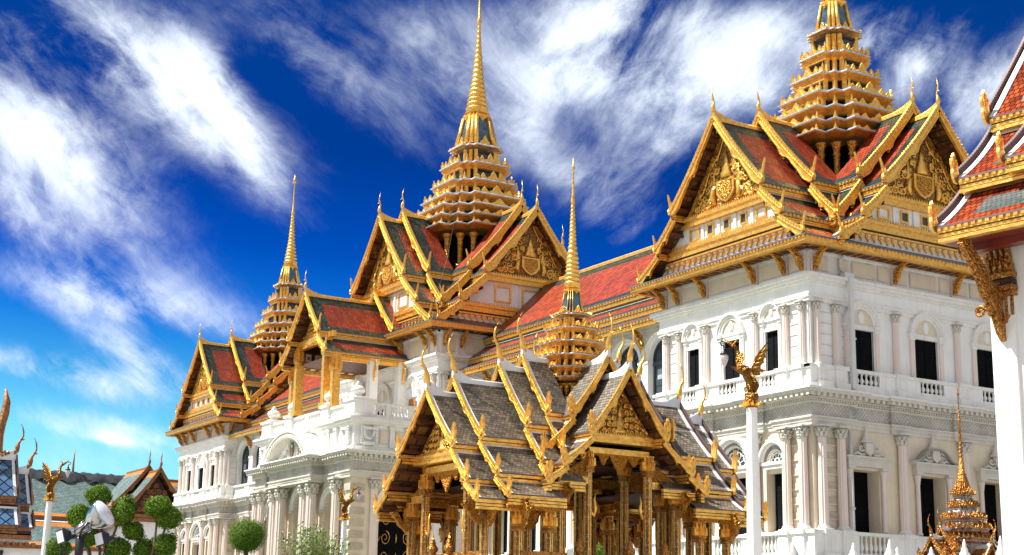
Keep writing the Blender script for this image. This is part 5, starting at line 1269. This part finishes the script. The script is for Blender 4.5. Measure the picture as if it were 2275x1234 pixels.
mb.prism([(-.02, 6.62), (.1, 6.62), (.04, 6.5)], lambda a, b, d: (a, d, b), -.1, -.05, 'gold_old'); mb.prism([(.16, 6.62), (.3, 6.62), (.23, 6.5)], lambda a, b, d: (a, d, b), -.1, -.05, 'gold_old')
part('capital', mb, DH)
mb = MB()
pl = [(0.02, 6.42), (.10, 6.50), (.22, 6.72), (.30, 6.92), (.42, 7.06), (.52, 7.26), (.66, 7.40), (.80, 7.56), (1.0, 7.70), (1.0, 7.58), (.86, 7.44), (.74, 7.26), (.62, 7.10), (.50, 6.96), (.44, 6.80), (.34, 6.66), (.26, 6.52), (.14, 6.34)]
pl = [(0.0, 7.25), (.10, 7.12), (.16, 6.98), (.36, 7.22), (.62, 7.46), (.8, 7.66), (.98, 7.70), (1.04, 7.60), (.92, 7.45), (.74, 7.28), (.60, 7.08), (.50, 6.86), (.40, 6.80), (.34, 6.62), (.22, 6.56), (.12, 6.34), (.0, 6.22), (.0, 6.5), (.06, 6.75), (0, 6.95)]
mb.prism(pl, lambda a, b, d: (d, -a-.06, b), .10, .20, 'gold_old')
mb.tube([(.15, -.12, 6.35), (.15, -.36, 6.75), (.15, -.5, 7.0), (.15, -.68, 7.25), (.15, -.95, 7.6)], [.03, .07, .06, .05, .05], 'gold_old', 6)
for i in range(14): 
    t = i/13; mb.tube([(.15, -.25-.75*t, 6.5+1.12*t), (.15, -.32-.78*t, 6.47+1.1*t)], [.04, .01], 'gold_old', 4)
spiral(mb, -.24, 6.75, .1, 0, 1, None, .035, 'gold_old'); part('eave_bracket', mb, DH)
# ---------------------------------------------------------------- far hall at the left
FH = empty('tiled_hall', (-162, 49.9, 0))
tag(FH, 'distant hall at the left with grey-green roof, orange borders and twin carved brown gables', 'temple hall')
F1 = [(0, 17.9, 5.0, 13.0), (5.2, 12.5, 8.4, 9.9)]
roof_section(FH, (0, 0, 0), pi, -24, 26, 17.9, F1, k=1.0, style=0, tiles=('tile_grey', 'tile_orange'), bead=0, ridge_up=0, barges=False, edge=None, fascia=.3, gold='carved_brown', wall_v=25)
G1 = [(0, 17.7, 2.6, 14.3), (2.45, 13.9, 4.3, 12.1)]
G2 = [(0, 18.25, 3.5, 14.2), (3.4, 13.7, 5.2, 12.2)]
_g = MATS['gold']; MATS['gold'] = MATS['carved_brown']; ORNB = dict(_ORN); _ORN.clear()
roof_section(FH, (0, 0, 0), pi/2, 3, 12, 17.7, G1, k=.8, style=0, tiles=('tile_grey', 'tile_orange'), bead=0, ridge_up=.4, wall_v=11, ck=1.5)
roof_section(FH, (0, 0, 0), pi/2, 1, 8.3, 18.25, G2, k=.8, style=0, tiles=('tile_grey', 'tile_orange'), bead=0, ridge_up=.4, wall_v=7.6, ck=1.5)
mb = MB(); mb.M = RZ(pi/2); mb.prism([(-2.6, 13.3), (2.6, 13.3), (0, 17.2)], lambda a, b, d: (a, d, b), -11.1, -10.9, 'redwood')
for r_ in range(5):
    for c_ in range(-4, 5):
        cx, cz = c_*.55+(r_ % 2)*.27, 13.75+r_*.6
        if abs(cx) < 2.4*(1-(cz-13.2)/4.0)-.1: spiral(mb, cx, cz, .27, -11.1, 1 if c_ % 2 else -1, None, .085, 'carved_brown', ph=c_+r_)
mb.box(-2.9, 2.9, -11.3, -11.0, 12.9, 13.25, 'carved_brown'); mb.box(-3.0, 3.0, -11.25, -11.0, 12.5, 12.85, 'carved_brown'); part('gable_panel', mb, FH)
MATS['gold'] = _g; _ORN.clear(); _ORN.update(ORNB)
mb = MB(); mb.box(-5, 5, -24, 26, 0, 12.4, 'bright'); mb.box(5, 11, -3.6, 3.6, 0, 12.5, 'bright'); mb.box(5, 8.0, -24, 26, 0, 9.6, 'bright'); part('wall', mb, FH)
mb = MB(); g = []
for i in range(60):
    y = -20+i*.38; dz = .12*sin(i*1.7)+.09*sin(i*3.1); g.append([(-.9, y, 17.3+dz), (0, y, 18.08+dz*.5), (.55, y, 17.75+.1*sin(i*2.3)), (.95+.22*sin(i*.9), y, 17.05+.18*sin(i*1.3+1)-.1)])
mb.sheet(g, 'tarp', None, None, True); part('tarpaulin', mb, FH)
mb = MB(); mb.tube([(0, -2.5-3, 17.9), (.0, -2.5-3, 19.0), (0, -2.45-3, 20.6)], [.12, .1, .02], 'carved_brown', 6); part('ridge_finial', mb, FH)
# ---------------------------------------------------------------- near shrine, lower left corner
SH = empty('mosaic_shrine', (-28.85, 4.0, 0))
tag(SH, 'ornate shrine in the lower left corner with blue diamond tiles and curling brown finials', 'shrine')
_g = MATS['gold']; MATS['gold'] = MATS['carved_brown']; ORNB = dict(_ORN); _ORN.clear()
S1 = [(0, 4.72, .46, 3.98), (.5, 3.78, .74, 3.45)]
S2 = [(0, 4.48, .42, 3.86), (.46, 3.7, .70, 3.42)]
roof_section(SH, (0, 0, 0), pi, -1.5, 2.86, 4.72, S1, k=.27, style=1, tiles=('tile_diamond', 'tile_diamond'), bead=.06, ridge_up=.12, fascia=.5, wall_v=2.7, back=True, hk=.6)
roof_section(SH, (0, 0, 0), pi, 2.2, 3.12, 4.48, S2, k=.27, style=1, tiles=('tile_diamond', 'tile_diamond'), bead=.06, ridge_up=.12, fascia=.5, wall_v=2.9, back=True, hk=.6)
mb = MB()
for i, (z, p, m) in enumerate(((3.36, .62, 'carved_brown'), (3.28, .70, 'redwood'), (3.2, .74, 'carved_brown'), (3.13, .66, 'bright'), (3.05, .7, 'carved_brown'), (2.98, .6, 'bright'))): mb.box(-p, p, -1.5, 2.98+p*.12, z, z+.075, m)
for i in range(40): mb.box(.66, .76, -1.4+i*.115, -1.34+i*.115, 3.09, 3.15, 'carved_brown')
part('cornice', mb, SH)
mb = MB(); mb.box(-.5, .5, -1.5, 2.8, 0, 3.0, 'bright'); part('wall', mb, SH)
for i in range(7):
    mb = MB(); mb.lathe([(.05, 0), (.05, .1), (.035, .14), (.035, 2.2), (.055, 2.35), (.03, 2.4), (.06, 2.55)], (0, 0, 0), 'dark_glass', 8); part('column', mb, SH, (.6, .6+i*.33, .45))
mb = MB(); mb.tube([(0, 0, -.3), (0, 0, 0), (0, .03, .22), (0, .075, .42), (0, .09, .62), (0, .05, .86)], [.10, .09, .085, .08, .07, .02], 'carved_brown', 8); part('ridge_finial', mb, SH, (.24, 2.44, 5.07))
for i in range(3):
    mb = MB(); mb.tube([(0, .0, 0), (0, -.05, .05), (0, .02, .1), (0, .05, .03), (0, .1, .06), (0, .08, .12)], [.02, .03, .03, .02, .025, .01], 'gold_fine', 5); part('ridge_ornament', mb, SH, (.05, 2.2+i*.2, 4.72))
MATS['gold'] = _g; _ORN.clear(); _ORN.update(ORNB)
# ---------------------------------------------------------------- swan lamp posts
def lamp_post(loc, rz, label):
    r = empty('swan_lamp_post', loc, rz); tag(r, label, 'lamp post', 'swan lamp posts')
    mb = MB(); mb.lathe([(.30, 0), (.30, .3), (.2, .4), (.16, .6), (.135, 3.2), (.095, 5.86)], (0, 0, 0), 'bright', 12, smooth=False, ph=.5); part('post', mb, r)
    mb = MB(); mb.lathe([(.10, 0), (.11, .02), (.10, .05), (.115, .09), (.10, .12), (.125, .17), (.135, .22), (.12, .27), (.09, .28)], (0, 0, 5.85), 'bronze_gold', 12)
    for i in range(10): 
        a = 2*pi*i/10; mb.M = RZ(a); antefix(mb, 0, -.105, 5.88, 0, .028, .10, 'gold')
    part('collar', mb, r)
    z0 = 5.85
    mb = MB(); P = lambda a, b, c=0.0: (a, c, z0+b)
    mb.tube([P(0, .24), P(-.02, .38), P(-.03, .5), P(-.07, .62), P(-.12, .70), P(-.2, .76), P(-.235, .86), P(-.235, .98), P(-.255, 1.08), P(-.31, 1.155), P(-.38, 1.20), P(-.5, 1.285)], [.06, .068, .08, .10, .11, .072, .052, .044, .04, .045, .036, .007], 'bronze_gold', 10)
    for s in (1, -1):
        for k_ in range(3):
            mb.tube([P(.05, .26, s*.05), P(.07+.02*k_, .4, s*(.04+.02*k_)), P(.03, .56, s*.09), P(-.02, .64, s*.08)], [.015, .035, .035, .02], 'bronze_gold', 5)
        mb.tube([P(-.1, .3, s*.02), P(-.12, .36, s*.02), P(-.08, .4, s*.02), P(-.1, .47, s*.02)], [.02, .03, .02, .005], 'gold', 5)
    mb.tube([P(-.1, .66), P(-.25, .73), P(-.38, .775)], [.09, .06, .01], 'bronze_gold', 6); mb.tube([P(-.1, .66), P(.03, .68), P(.17, .63)], [.09, .08, .02], 'bronze_gold', 6)
    mb.tube([P(-.31, 1.19), P(-.27, 1.25), P(-.2, 1.23)], [.03, .02, .005], 'gold_old', 5)
    part('swan', mb, r)
    for s in (1, -1):
        mb = MB(); pl = [(-.02, .70), (.04, .82), (.09, .96), (.17, 1.08), (.29, 1.22), (.27, 1.12), (.29, 1.05), (.245, 1.0), (.26, .93), (.21, .90), (.22, .83), (.17, .80), (.16, .72), (.27, .69), (.14, .66)]
        mb.prism(pl, lambda a, b, d: (a, s*(.07+d+.12*(b-.66)), z0+b), 0, .022, 'bronze_gold')
        for k_ in range(5): mb.tube([(.03+.035*k_, s*(.1+.02*k_), z0+.74+.07*k_), (.16+.025*k_, s*(.11+.025*k_), z0+.76+.09*k_)], [.012, .006], 'gold', 4)
        part('wing', mb, r)
    mb = MB(); mb.prism([(-.28, .78), (-.2, .74), (-.15, .86), (-.13, .98), (-.15, .96), (-.17, 1.06), (-.2, .98), (-.215, 1.05), (-.24, .93), (-.235, .86)], lambda a, b, d: (a, d, z0+b), -.085, -.065, 'bronze_gold'); part('wing', mb, r)
    mb = MB(); archring(mb, -.52, z0+1.20, .035, .05, -.01, .01, 'black_metal', 0, 300); mb.tube([P(-.5, 1.17), P(-.495, 1.05)], .012, 'black_metal', 5)
    mb.lathe([(.02, .12), (.03, .07), (.035, .05), (.072, .04), (.078, .0)], P(-.495, .98), 'black_metal', 12)
    ln = part('lantern', mb, r)
    mb = MB(); mb.lathe([(.01, -.24), (.035, -.19), (.055, -.14), (.078, -.08), (.082, -.04), (.07, 0)], P(-.495, .98), 'milk_glass', 10, smooth=False, mod=lambda k: (1, .9)[k % 2]); part('glass_shade', mb, ln)
    return r
rzl = atan2(.85, .52)
lamp_post((-21.62, 18.27, 0), rzl, 'tallest white post, a gilt swan holding a hanging lantern, before the right pavilion')
lamp_post((-52.39, 24.57, 0), rzl+pi, 'white post with gilt swan before the portico arches, middle one of the three')
lamp_post((-48.85, 12.74, -.25), rzl+pi, 'white post with gilt swan, leftmost of the three, before the distant tiled hall')
# ---------------------------------------------------------------- greenery
def foliage(R, n, lf, mat, seed, squash=1.0, rough=.10):
    rs = random.Random(seed); mb = MB()
    bumps = [(Vector((rs.gauss(0, 1), rs.gauss(0, 1), rs.gauss(0, 1))).normalized(), rs.uniform(-rough, rough)) for _ in range(26)]
    def rad(d): return R*(1+sum(a*max(0, d.dot(b)-.75)*4 for b, a in bumps))
    rows = []
    for i in range(1, 10):
        th = pi*i/10; row = []
        for j in range(16): 
            d = Vector((sin(th)*cos(2*pi*j/16), sin(th)*sin(2*pi*j/16), -cos(th))); row.append(d*rad(d)*.86)
        rows.append(row)
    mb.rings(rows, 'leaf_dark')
    for i in range(n):
        d = Vector((rs.gauss(0, 1), rs.gauss(0, 1), rs.gauss(0, 1))).normalized(); r = rad(d)*rs.uniform(.84, 1.05)
        if rs.random() < .05: r *= 1.12
        c = d*r; nrm = (d+Vector((rs.uniform(-.8, .8), rs.uniform(-.8, .8), rs.uniform(-.8, .8)))).normalized()
        a = nrm.orthogonal().normalized(); b = nrm.cross(a); q = rs.uniform(0, 2*pi); a, b = a*cos(q)+b*sin(q), b*cos(q)-a*sin(q); s = lf*rs.uniform(.6, 1.3)
        mb.face([c-a*s*.5, c+b*s*.35, c+a*s*.6, c-b*s*.35], mat)
    for v in mb.v: v.z *= squash
    return mb.mesh('foliage')
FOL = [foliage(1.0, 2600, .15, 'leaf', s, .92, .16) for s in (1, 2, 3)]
def cloud_tree(base, balls, label, seed):
    t = empty('pruned_tree', base); tag(t, label, 'tree', 'cloud-pruned trees before the distant tiled hall'); B = Vector(base); rs = random.Random(seed)
    fork = Vector((0, 0, 3.0)); mb = MB(); mb.tube([(0, 0, 0), (.05, .02, 1.2), (-.04, .0, 2.2), fork], [.14, .12, .1, .09], 'bark', 8); part('trunk', mb, t)
    for i, (p, r) in enumerate(balls):
        p = Vector(p)-B; md_ = fork.lerp(p, .5)+Vector((rs.uniform(-.1, .1), rs.uniform(-.1, .1), -.12))
        mb = MB(); mb.tube([fork, fork.lerp(md_, .5)+Vector((.04, 0, -.03)), md_, p], [.06, .045, .04, .03], 'bark', 6); part('branch', mb, t)
        o = part('crown', FOL[(i+seed) % 3], t, tuple(p), rs.uniform(0, 6)); r *= 1.1; o.scale = (r, r, r*rs.uniform(.9, 1.05))
cloud_tree((-45.1, 13.4, 0), [((-45.01, 13.15, 5.50), .33), ((-45.41, 12.75, 4.94), .33), ((-44.74, 13.78, 4.98), .33), ((-45.1, 13.95, 5.25), .29), ((-44.66, 14.16, 4.55), .29), ((-45.3, 13.0, 4.33), .30), ((-45.0, 13.84, 4.0), .36), ((-45.9, 12.34, 4.0), .33)], 'cloud-pruned tree of many green balls, the left one, beside the big silver floodlight', 1)
cloud_tree((-44.4, 14.4, 0), [((-44.13, 14.70, 5.25), .35), ((-44.1, 15.0, 4.95), .35), ((-44.29, 14.96, 4.12), .37), ((-44.56, 14.5, 4.0), .30)], 'cloud-pruned tree, the right one, beside the far left corner of the palace', 2)
rt = empty('round_topiary', (-57.27, 22.71, 0)); tag(rt, 'dense dark green ball-shaped tree before the palace portico columns', 'tree')
mb = MB(); mb.tube([(0, 0, 0), (.03, 0, 2.4), (0, 0, 4.9)], [.12, .1, .09], 'bark', 8); part('trunk', mb, rt)
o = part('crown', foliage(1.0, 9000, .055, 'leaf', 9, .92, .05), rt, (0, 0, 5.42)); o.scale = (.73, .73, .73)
st = empty('small_topiary', (-49.0, 33.9, 0)); tag(st, 'small bright green ball tree seen low between the gilded pavilion columns', 'tree')
mb = MB(); mb.tube([(0, 0, 0), (0, 0, 4.7)], [.08, .06], 'bark', 6); part('trunk', mb, st)
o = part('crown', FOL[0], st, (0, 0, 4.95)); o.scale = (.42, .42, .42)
sh = empty('flowering_shrub', (-28.4, 12.75, 0)); tag(sh, 'loose light green shrub with thin stems and small pink flowers', 'shrub')
rs = random.Random(5); mb = MB(); lf = MB(); fl_ = MB()
for i in range(90):
    a = rs.uniform(0, 2*pi); q = rs.uniform(.1, .75); h = 3.25+rs.uniform(-.1, .62)*(1-.4*q)
    tip = Vector((q*cos(a)*1.0, q*sin(a)*1.0, h)); b0 = Vector((q*.12*cos(a), q*.12*sin(a), .2)); m_ = b0.lerp(tip, .55)+Vector((rs.uniform(-.08, .08), rs.uniform(-.08, .08), .15))
    mb.tube([b0, m_, tip], [.018, .012, .003], 'bark', 4)
    for j in range(46):
        t = rs.uniform(.5, 1.03); c = m_.lerp(tip, (t-.5)*2)+Vector((rs.gauss(0, .06), rs.gauss(0, .06), rs.gauss(0, .05)))
        n_ = Vector((rs.gauss(0, 1), rs.gauss(0, 1), rs.gauss(0, 1)+1)).normalized(); A = n_.orthogonal().normalized(); B_ = n_.cross(A); s = rs.uniform(.035, .06)
        lf.face([c-A*s*.2, c+B_*s*.35+A*s*.5, c+A*s*1.2, c-B_*s*.35+A*s*.5], 'leaf_shrub')
    if i % 3 == 0: fl_.lathe([(.005, -.015), (.02, 0), (.012, .02)], tuple(tip+Vector((rs.gauss(0, .03), rs.gauss(0, .03), .01))), 'milk_glass', 5)
part('stem', mb, sh); part('foliage', lf, sh); part('flower', fl_, sh)
# ---------------------------------------------------------------- floodlights on their pole
RH = Vector((.52, .854, 0)).normalized(); FH_ = Vector((-.854, .52, 0)).normalized()
ang = atan2(RH.y, RH.x)
fp = empty('floodlight_pole', (-14.17, 4.0, 0), ang); tag(fp, 'black pole with crossbar carrying the floodlights in the lower left', 'pole')
mb = MB(); mb.lathe([(.05, 0), (.05, .1), (.028, .15), (.028, 2.1), (.036, 2.12), (.04, 2.44), (.02, 2.46)], (0, 0, 0), 'black_metal', 12); part('post', mb, fp)
mb = MB(); mb.box(-.26, .24, -.02, .02, 2.17, 2.2, 'black_metal'); part('crossbar', mb, fp)
bl = empty('silver_floodlight', (-14.17+RH.x*.10, 4.0+RH.y*.10, 2.60), ang); tag(bl, 'large silver cone floodlight tilted up to the right above two black ones', 'floodlight')
ax = Vector((.80, -.22, .52)).normalized(); u_ = ax.orthogonal().normalized(); v_ = ax.cross(u_)
def cone(mb, prof, mat, seg=24):
    mb.rings([[ax*t+(u_*cos(2*pi*k/seg)+v_*sin(2*pi*k/seg))*r for k in range(seg)] for r, t in prof], mat, True, True)
mb = MB(); cone(mb, [(.035, -.05), (.06, -.03), (.095, .02), (.118, .07), (.135, .13), (.142, .135), (.142, .142), (.134, .142)], 'silver'); rfl = part('reflector', mb, bl)
mb = MB(); cone(mb, [(.132, .141), (.131, .1425), (.02, .15)], 'lamp_glass'); part('lens', mb, bl)
mb = MB(); cone(mb, [(.033, -.19), (.040, -.18), (.040, -.05)], 'silver', 12)
for k in range(6): 
    d = u_*cos(k*pi/3)+v_*sin(k*pi/3); mb.tube([ax*-.18+d*.04, ax*-.05+d*.05], .006, 'silver', 4)
part('housing', mb, bl)
mb = MB(); mb.tube([ax*.0+Vector((-.0, -.1, .0)), Vector((-.06, -.11, -.09)), Vector((-.10, -.02, -.16))], .012, 'black_metal', 5); mb.tube([ax*.0+Vector((0, .1, 0)), Vector((-.04, .11, -.09)), Vector((-.09, .02, -.16))], .012, 'black_metal', 5)
mb.tube([Vector((0, -.115, 0)), Vector((0, -.09, 0))], .018, 'bright', 10); part('yoke', mb, bl)
def black_flood(x, z, label, tilt):
    p = Vector((-14.17, 4.0, 0))+RH*x; b = empty('black_floodlight', (p.x, p.y, z), ang+tilt); tag(b, label, 'floodlight', 'small black floodlights')
    M_ = Matrix.Rotation(radians(-16), 4, 'Y') @ Matrix.Rotation(radians(-40), 4, 'Z')
    mb = MB(); mb.M = M_; W, H = .052, .058
    mb.rings([[(-W*.55, .09, -H*.6), (W*.55, .09, -H*.6), (W*.55, .09, H*.6), (-W*.55, .09, H*.6)][::-1], [(-W, .02, -H), (W, .02, -H), (W, .02, H), (-W, .02, H)][::-1], [(-W*1.15, 0, -H*1.12), (W*1.15, 0, -H*1.12), (W*1.15, 0, H*1.12), (-W*1.15, 0, H*1.12)][::-1], [(-W*1.15, -.012, -H*1.12), (W*1.15, -.012, -H*1.12), (W*1.15, -.012, H*1.12), (-W*1.15, -.012, H*1.12)][::-1]], 'black_metal')
    mb.tube([(0, .09, -.01), (0, .15, -.02)], .022, 'black_metal', 10); part('housing', mb, b)
    mb = MB(); mb.M = M_; mb.box(-W*.92, W*.92, -.018, -.013, -H*.9, H*.9, 'lamp_glass'); part('lens', mb, b)
    mb = MB(); mb.tube([(-.01, .02, -.05), (-.005, .03, -.12), (0, 0, 2.2-z)], .007, 'black_metal', 4); mb.tube([(.05, .04, -.05), (.04, .03, -.12), (0, 0, 2.2-z)], .007, 'black_metal', 4); part('yoke', mb, b)
black_flood(-.17, 2.455, 'small square black floodlight on the left of the dark pole', 0)
black_flood(.185, 2.44, 'small square black floodlight on the right of the dark pole', .1)
# ---------------------------------------------------------------- small spired shrine, lower right
BS = empty('spired_shrine', (-31.95, 35.0, 0)); tag(BS, 'small white, red and gold mosaic shrine with a slender tiered spire, lower right', 'shrine')
plain('mosaic_white', (.72, .68, .62), .4, var=.1, voro=.8, vorsc=18)
plain('mosaic_red', (.45, .12, .05), .4, var=.5, vscale=16, voro=.8, vorsc=18)
TB = [(4.60, .49), (4.74, .62), (5.02, .64), (5.32, .53), (5.67, .35), (6.02, .255)]
mb = MB(); mb.rings([redent(.30, 0), redent(.30, 4.0), redent(.34, 4.3), redent(.47, 4.6)], 'mosaic_white'); 
for i in range(9): mb.rings([redent(.305+i*.004, 3.6+i*.11), redent(.305+i*.004, 3.65+i*.11)], 'mosaic_red' if i % 2 else 'gold_old')
part('body', mb, BS)
for i in range(1, 6):
    z, a = TB[i]; mb = MB(); nz_ = TB[i+1][0] if i < 5 else 6.1
    mb.rings([redent(a*.84, z-.14), redent(a*.9, z-.09)], 'mosaic_red'); mb.rings([redent(a*.88, z-.09), redent(a*.97, z-.04)], 'mosaic_white'); mb.rings([redent(a*.95, z-.04), redent(a*.96, z+.0)], 'gold_old'); mb.rings([redent(a*1.0, z), redent(a*1.0, z+.03), redent(a*.93, z+.05)], 'mosaic_white')
    mb.rings([redent(a*.8, z+.04), redent(a*.74, nz_-.1)], 'mosaic_white')
    for q in range(4):
        c, s = [(1, 0), (0, 1), (-1, 0), (0, -1)][q]
        for (x, y) in ((1, .56), (.87, .72), (.72, .87), (.56, 1), (1, 0), (1, .28), (1, -.28)):
            X, Y = (x*c-y*s)*a*.95, (x*s+y*c)*a*.95; antefix(mb, X, Y, z+.02, q*pi/2+pi/2+(atan2(y, x) if y > .4 else 0), .05 if y > .4 else .075, .17 if y else .22, 'gold_old')
    part('spire_tier', mb, BS)
mb = MB(); mb.rings([redent(.24, 6.1), redent(.17, 6.42)], 'gold_old'); mb.lathe([(.2, 6.38), (.18, 6.45), (.13, 6.6), (.13, 6.66), (.10, 6.68), (.055, 7.12)], (0, 0, 0), 'gold_old', 10); part('spire_bell', mb, BS)
mb = MB(); pr = [(.05, 7.12)]
for i in range(4): z = 7.14+i*.115; pr += [(.03, z), (.058, z+.04), (.058, z+.07), (.03, z+.11)]
pr += [(.045, 7.62), (.032, 8.2), (.05, 8.24), (.05, 8.28), (.025, 8.34), (.012, 9.0), (.035, 9.02), (.04, 9.06), (.012, 9.12), (.02, 9.15), (.004, 9.28)]
mb.lathe(pr, (0, 0, 0), 'gold_old', 10); part('spire_needle', mb, BS)
_g = MATS['gold']; MATS['gold'] = MATS['gold_old']
ORNB = dict(_ORN); _ORN.clear()
for ang_, vi, vo, ap in ((0, .35, 1.4, 4.75), (0, .3, 1.0, 5.02), (pi/2, .35, 1.0, 4.5), (pi, .3, 1.25, 4.75), (pi, .3, .9, 4.95)):
    roof_section(BS, (0, 0, 0), ang_, vi, vo, ap, [(0, ap, .46, ap-.62), (.44, ap-.7, .68, ap-.98)], k=.3, style=1, tiles=('mosaic_red', 'gold_fine'), bead=0, ridge_up=.1, wall_v=vo-.1, ck=.9)
MATS['gold'] = _g; _ORN.clear(); _ORN.update(ORNB)
# ---------------------------------------------------------------- white boundary wall with pointed finials
P0, P1 = Vector((-27.3, 25.3, 0)), Vector((-24.6, 29.6, 0)); dv = P1-P0
WB = empty('boundary_wall', P0, atan2(dv.y, dv.x)); tag(WB, 'low white boundary wall crowned with white pointed finials, bottom right', 'wall')
mb = MB(); mb.box(0, dv.length+6, -.2, .2, 0, 3.3, 'bright'); mb.box(0, dv.length+6, -.26, .26, 3.3, 3.42, 'white'); part('wall', mb, WB)
mb = MB(); mb.lathe([(.20, 0), (.22, .05), (.17, .1), (.16, .2), (.19, .24), (.12, .32), (.13, .35), (.08, .42), (.085, .45), (.045, .52), (.05, .55), (.01, .68)], (0, 0, 0), 'bright', 10); me_ = mb.mesh('wall_finial')
for i, (d_, z) in enumerate(((.6, 3.28), (1.45, 3.36), (1.62, 3.2), (2.42, 3.22), (3.2, 3.40), (4.05, 3.62))): o = part('wall_finial', me_, WB, (d_, 0, 3.40)); o.scale = (1, 1, (z+.02-2.76)/.62 if z < 3.5 else 1.2)
sf = MB(); sf.rings([[(-.14+.0, -.09, 3.0), (.14, -.09, 3.0), (.14, .09, 3.0), (-.14, .09, 3.0)], [(-.10, -.08, 3.3), (.15, -.08, 3.3), (.15, .08, 3.3), (-.10, .08, 3.3)], [(.0, -.05, 3.6), (.15, -.05, 3.6), (.15, .05, 3.6), (.0, .05, 3.6)], [(.10, -.01, 3.83), (.13, -.01, 3.83), (.13, .01, 3.83), (.10, .01, 3.83)]], 'stone', True)
sf.box(-.2, .2, -.15, .15, 0, 3.0, 'stone')
o = link('stone_finial', sf.mesh('stone_finial'), None, (-26.12, 23.32, 0), rzl+pi); tag(o, 'grey curved stone point rising in front of the right pavilion base', 'finial')
# ---------------------------------------------------------------- ground
gm = MB(); gm.face([(-3000, -3000, 0), (3000, -3000, 0), (3000, 3000, 0), (-3000, 3000, 0)], 'ground'); g_ = link('ground', gm.mesh('ground')); g_['kind'] = 'structure'
gm = MB(); gm.box(-120, -45, 12, 36, .0, .06, 'grass'); g_ = link('lawn', gm.mesh('lawn')); g_['kind'] = 'structure'
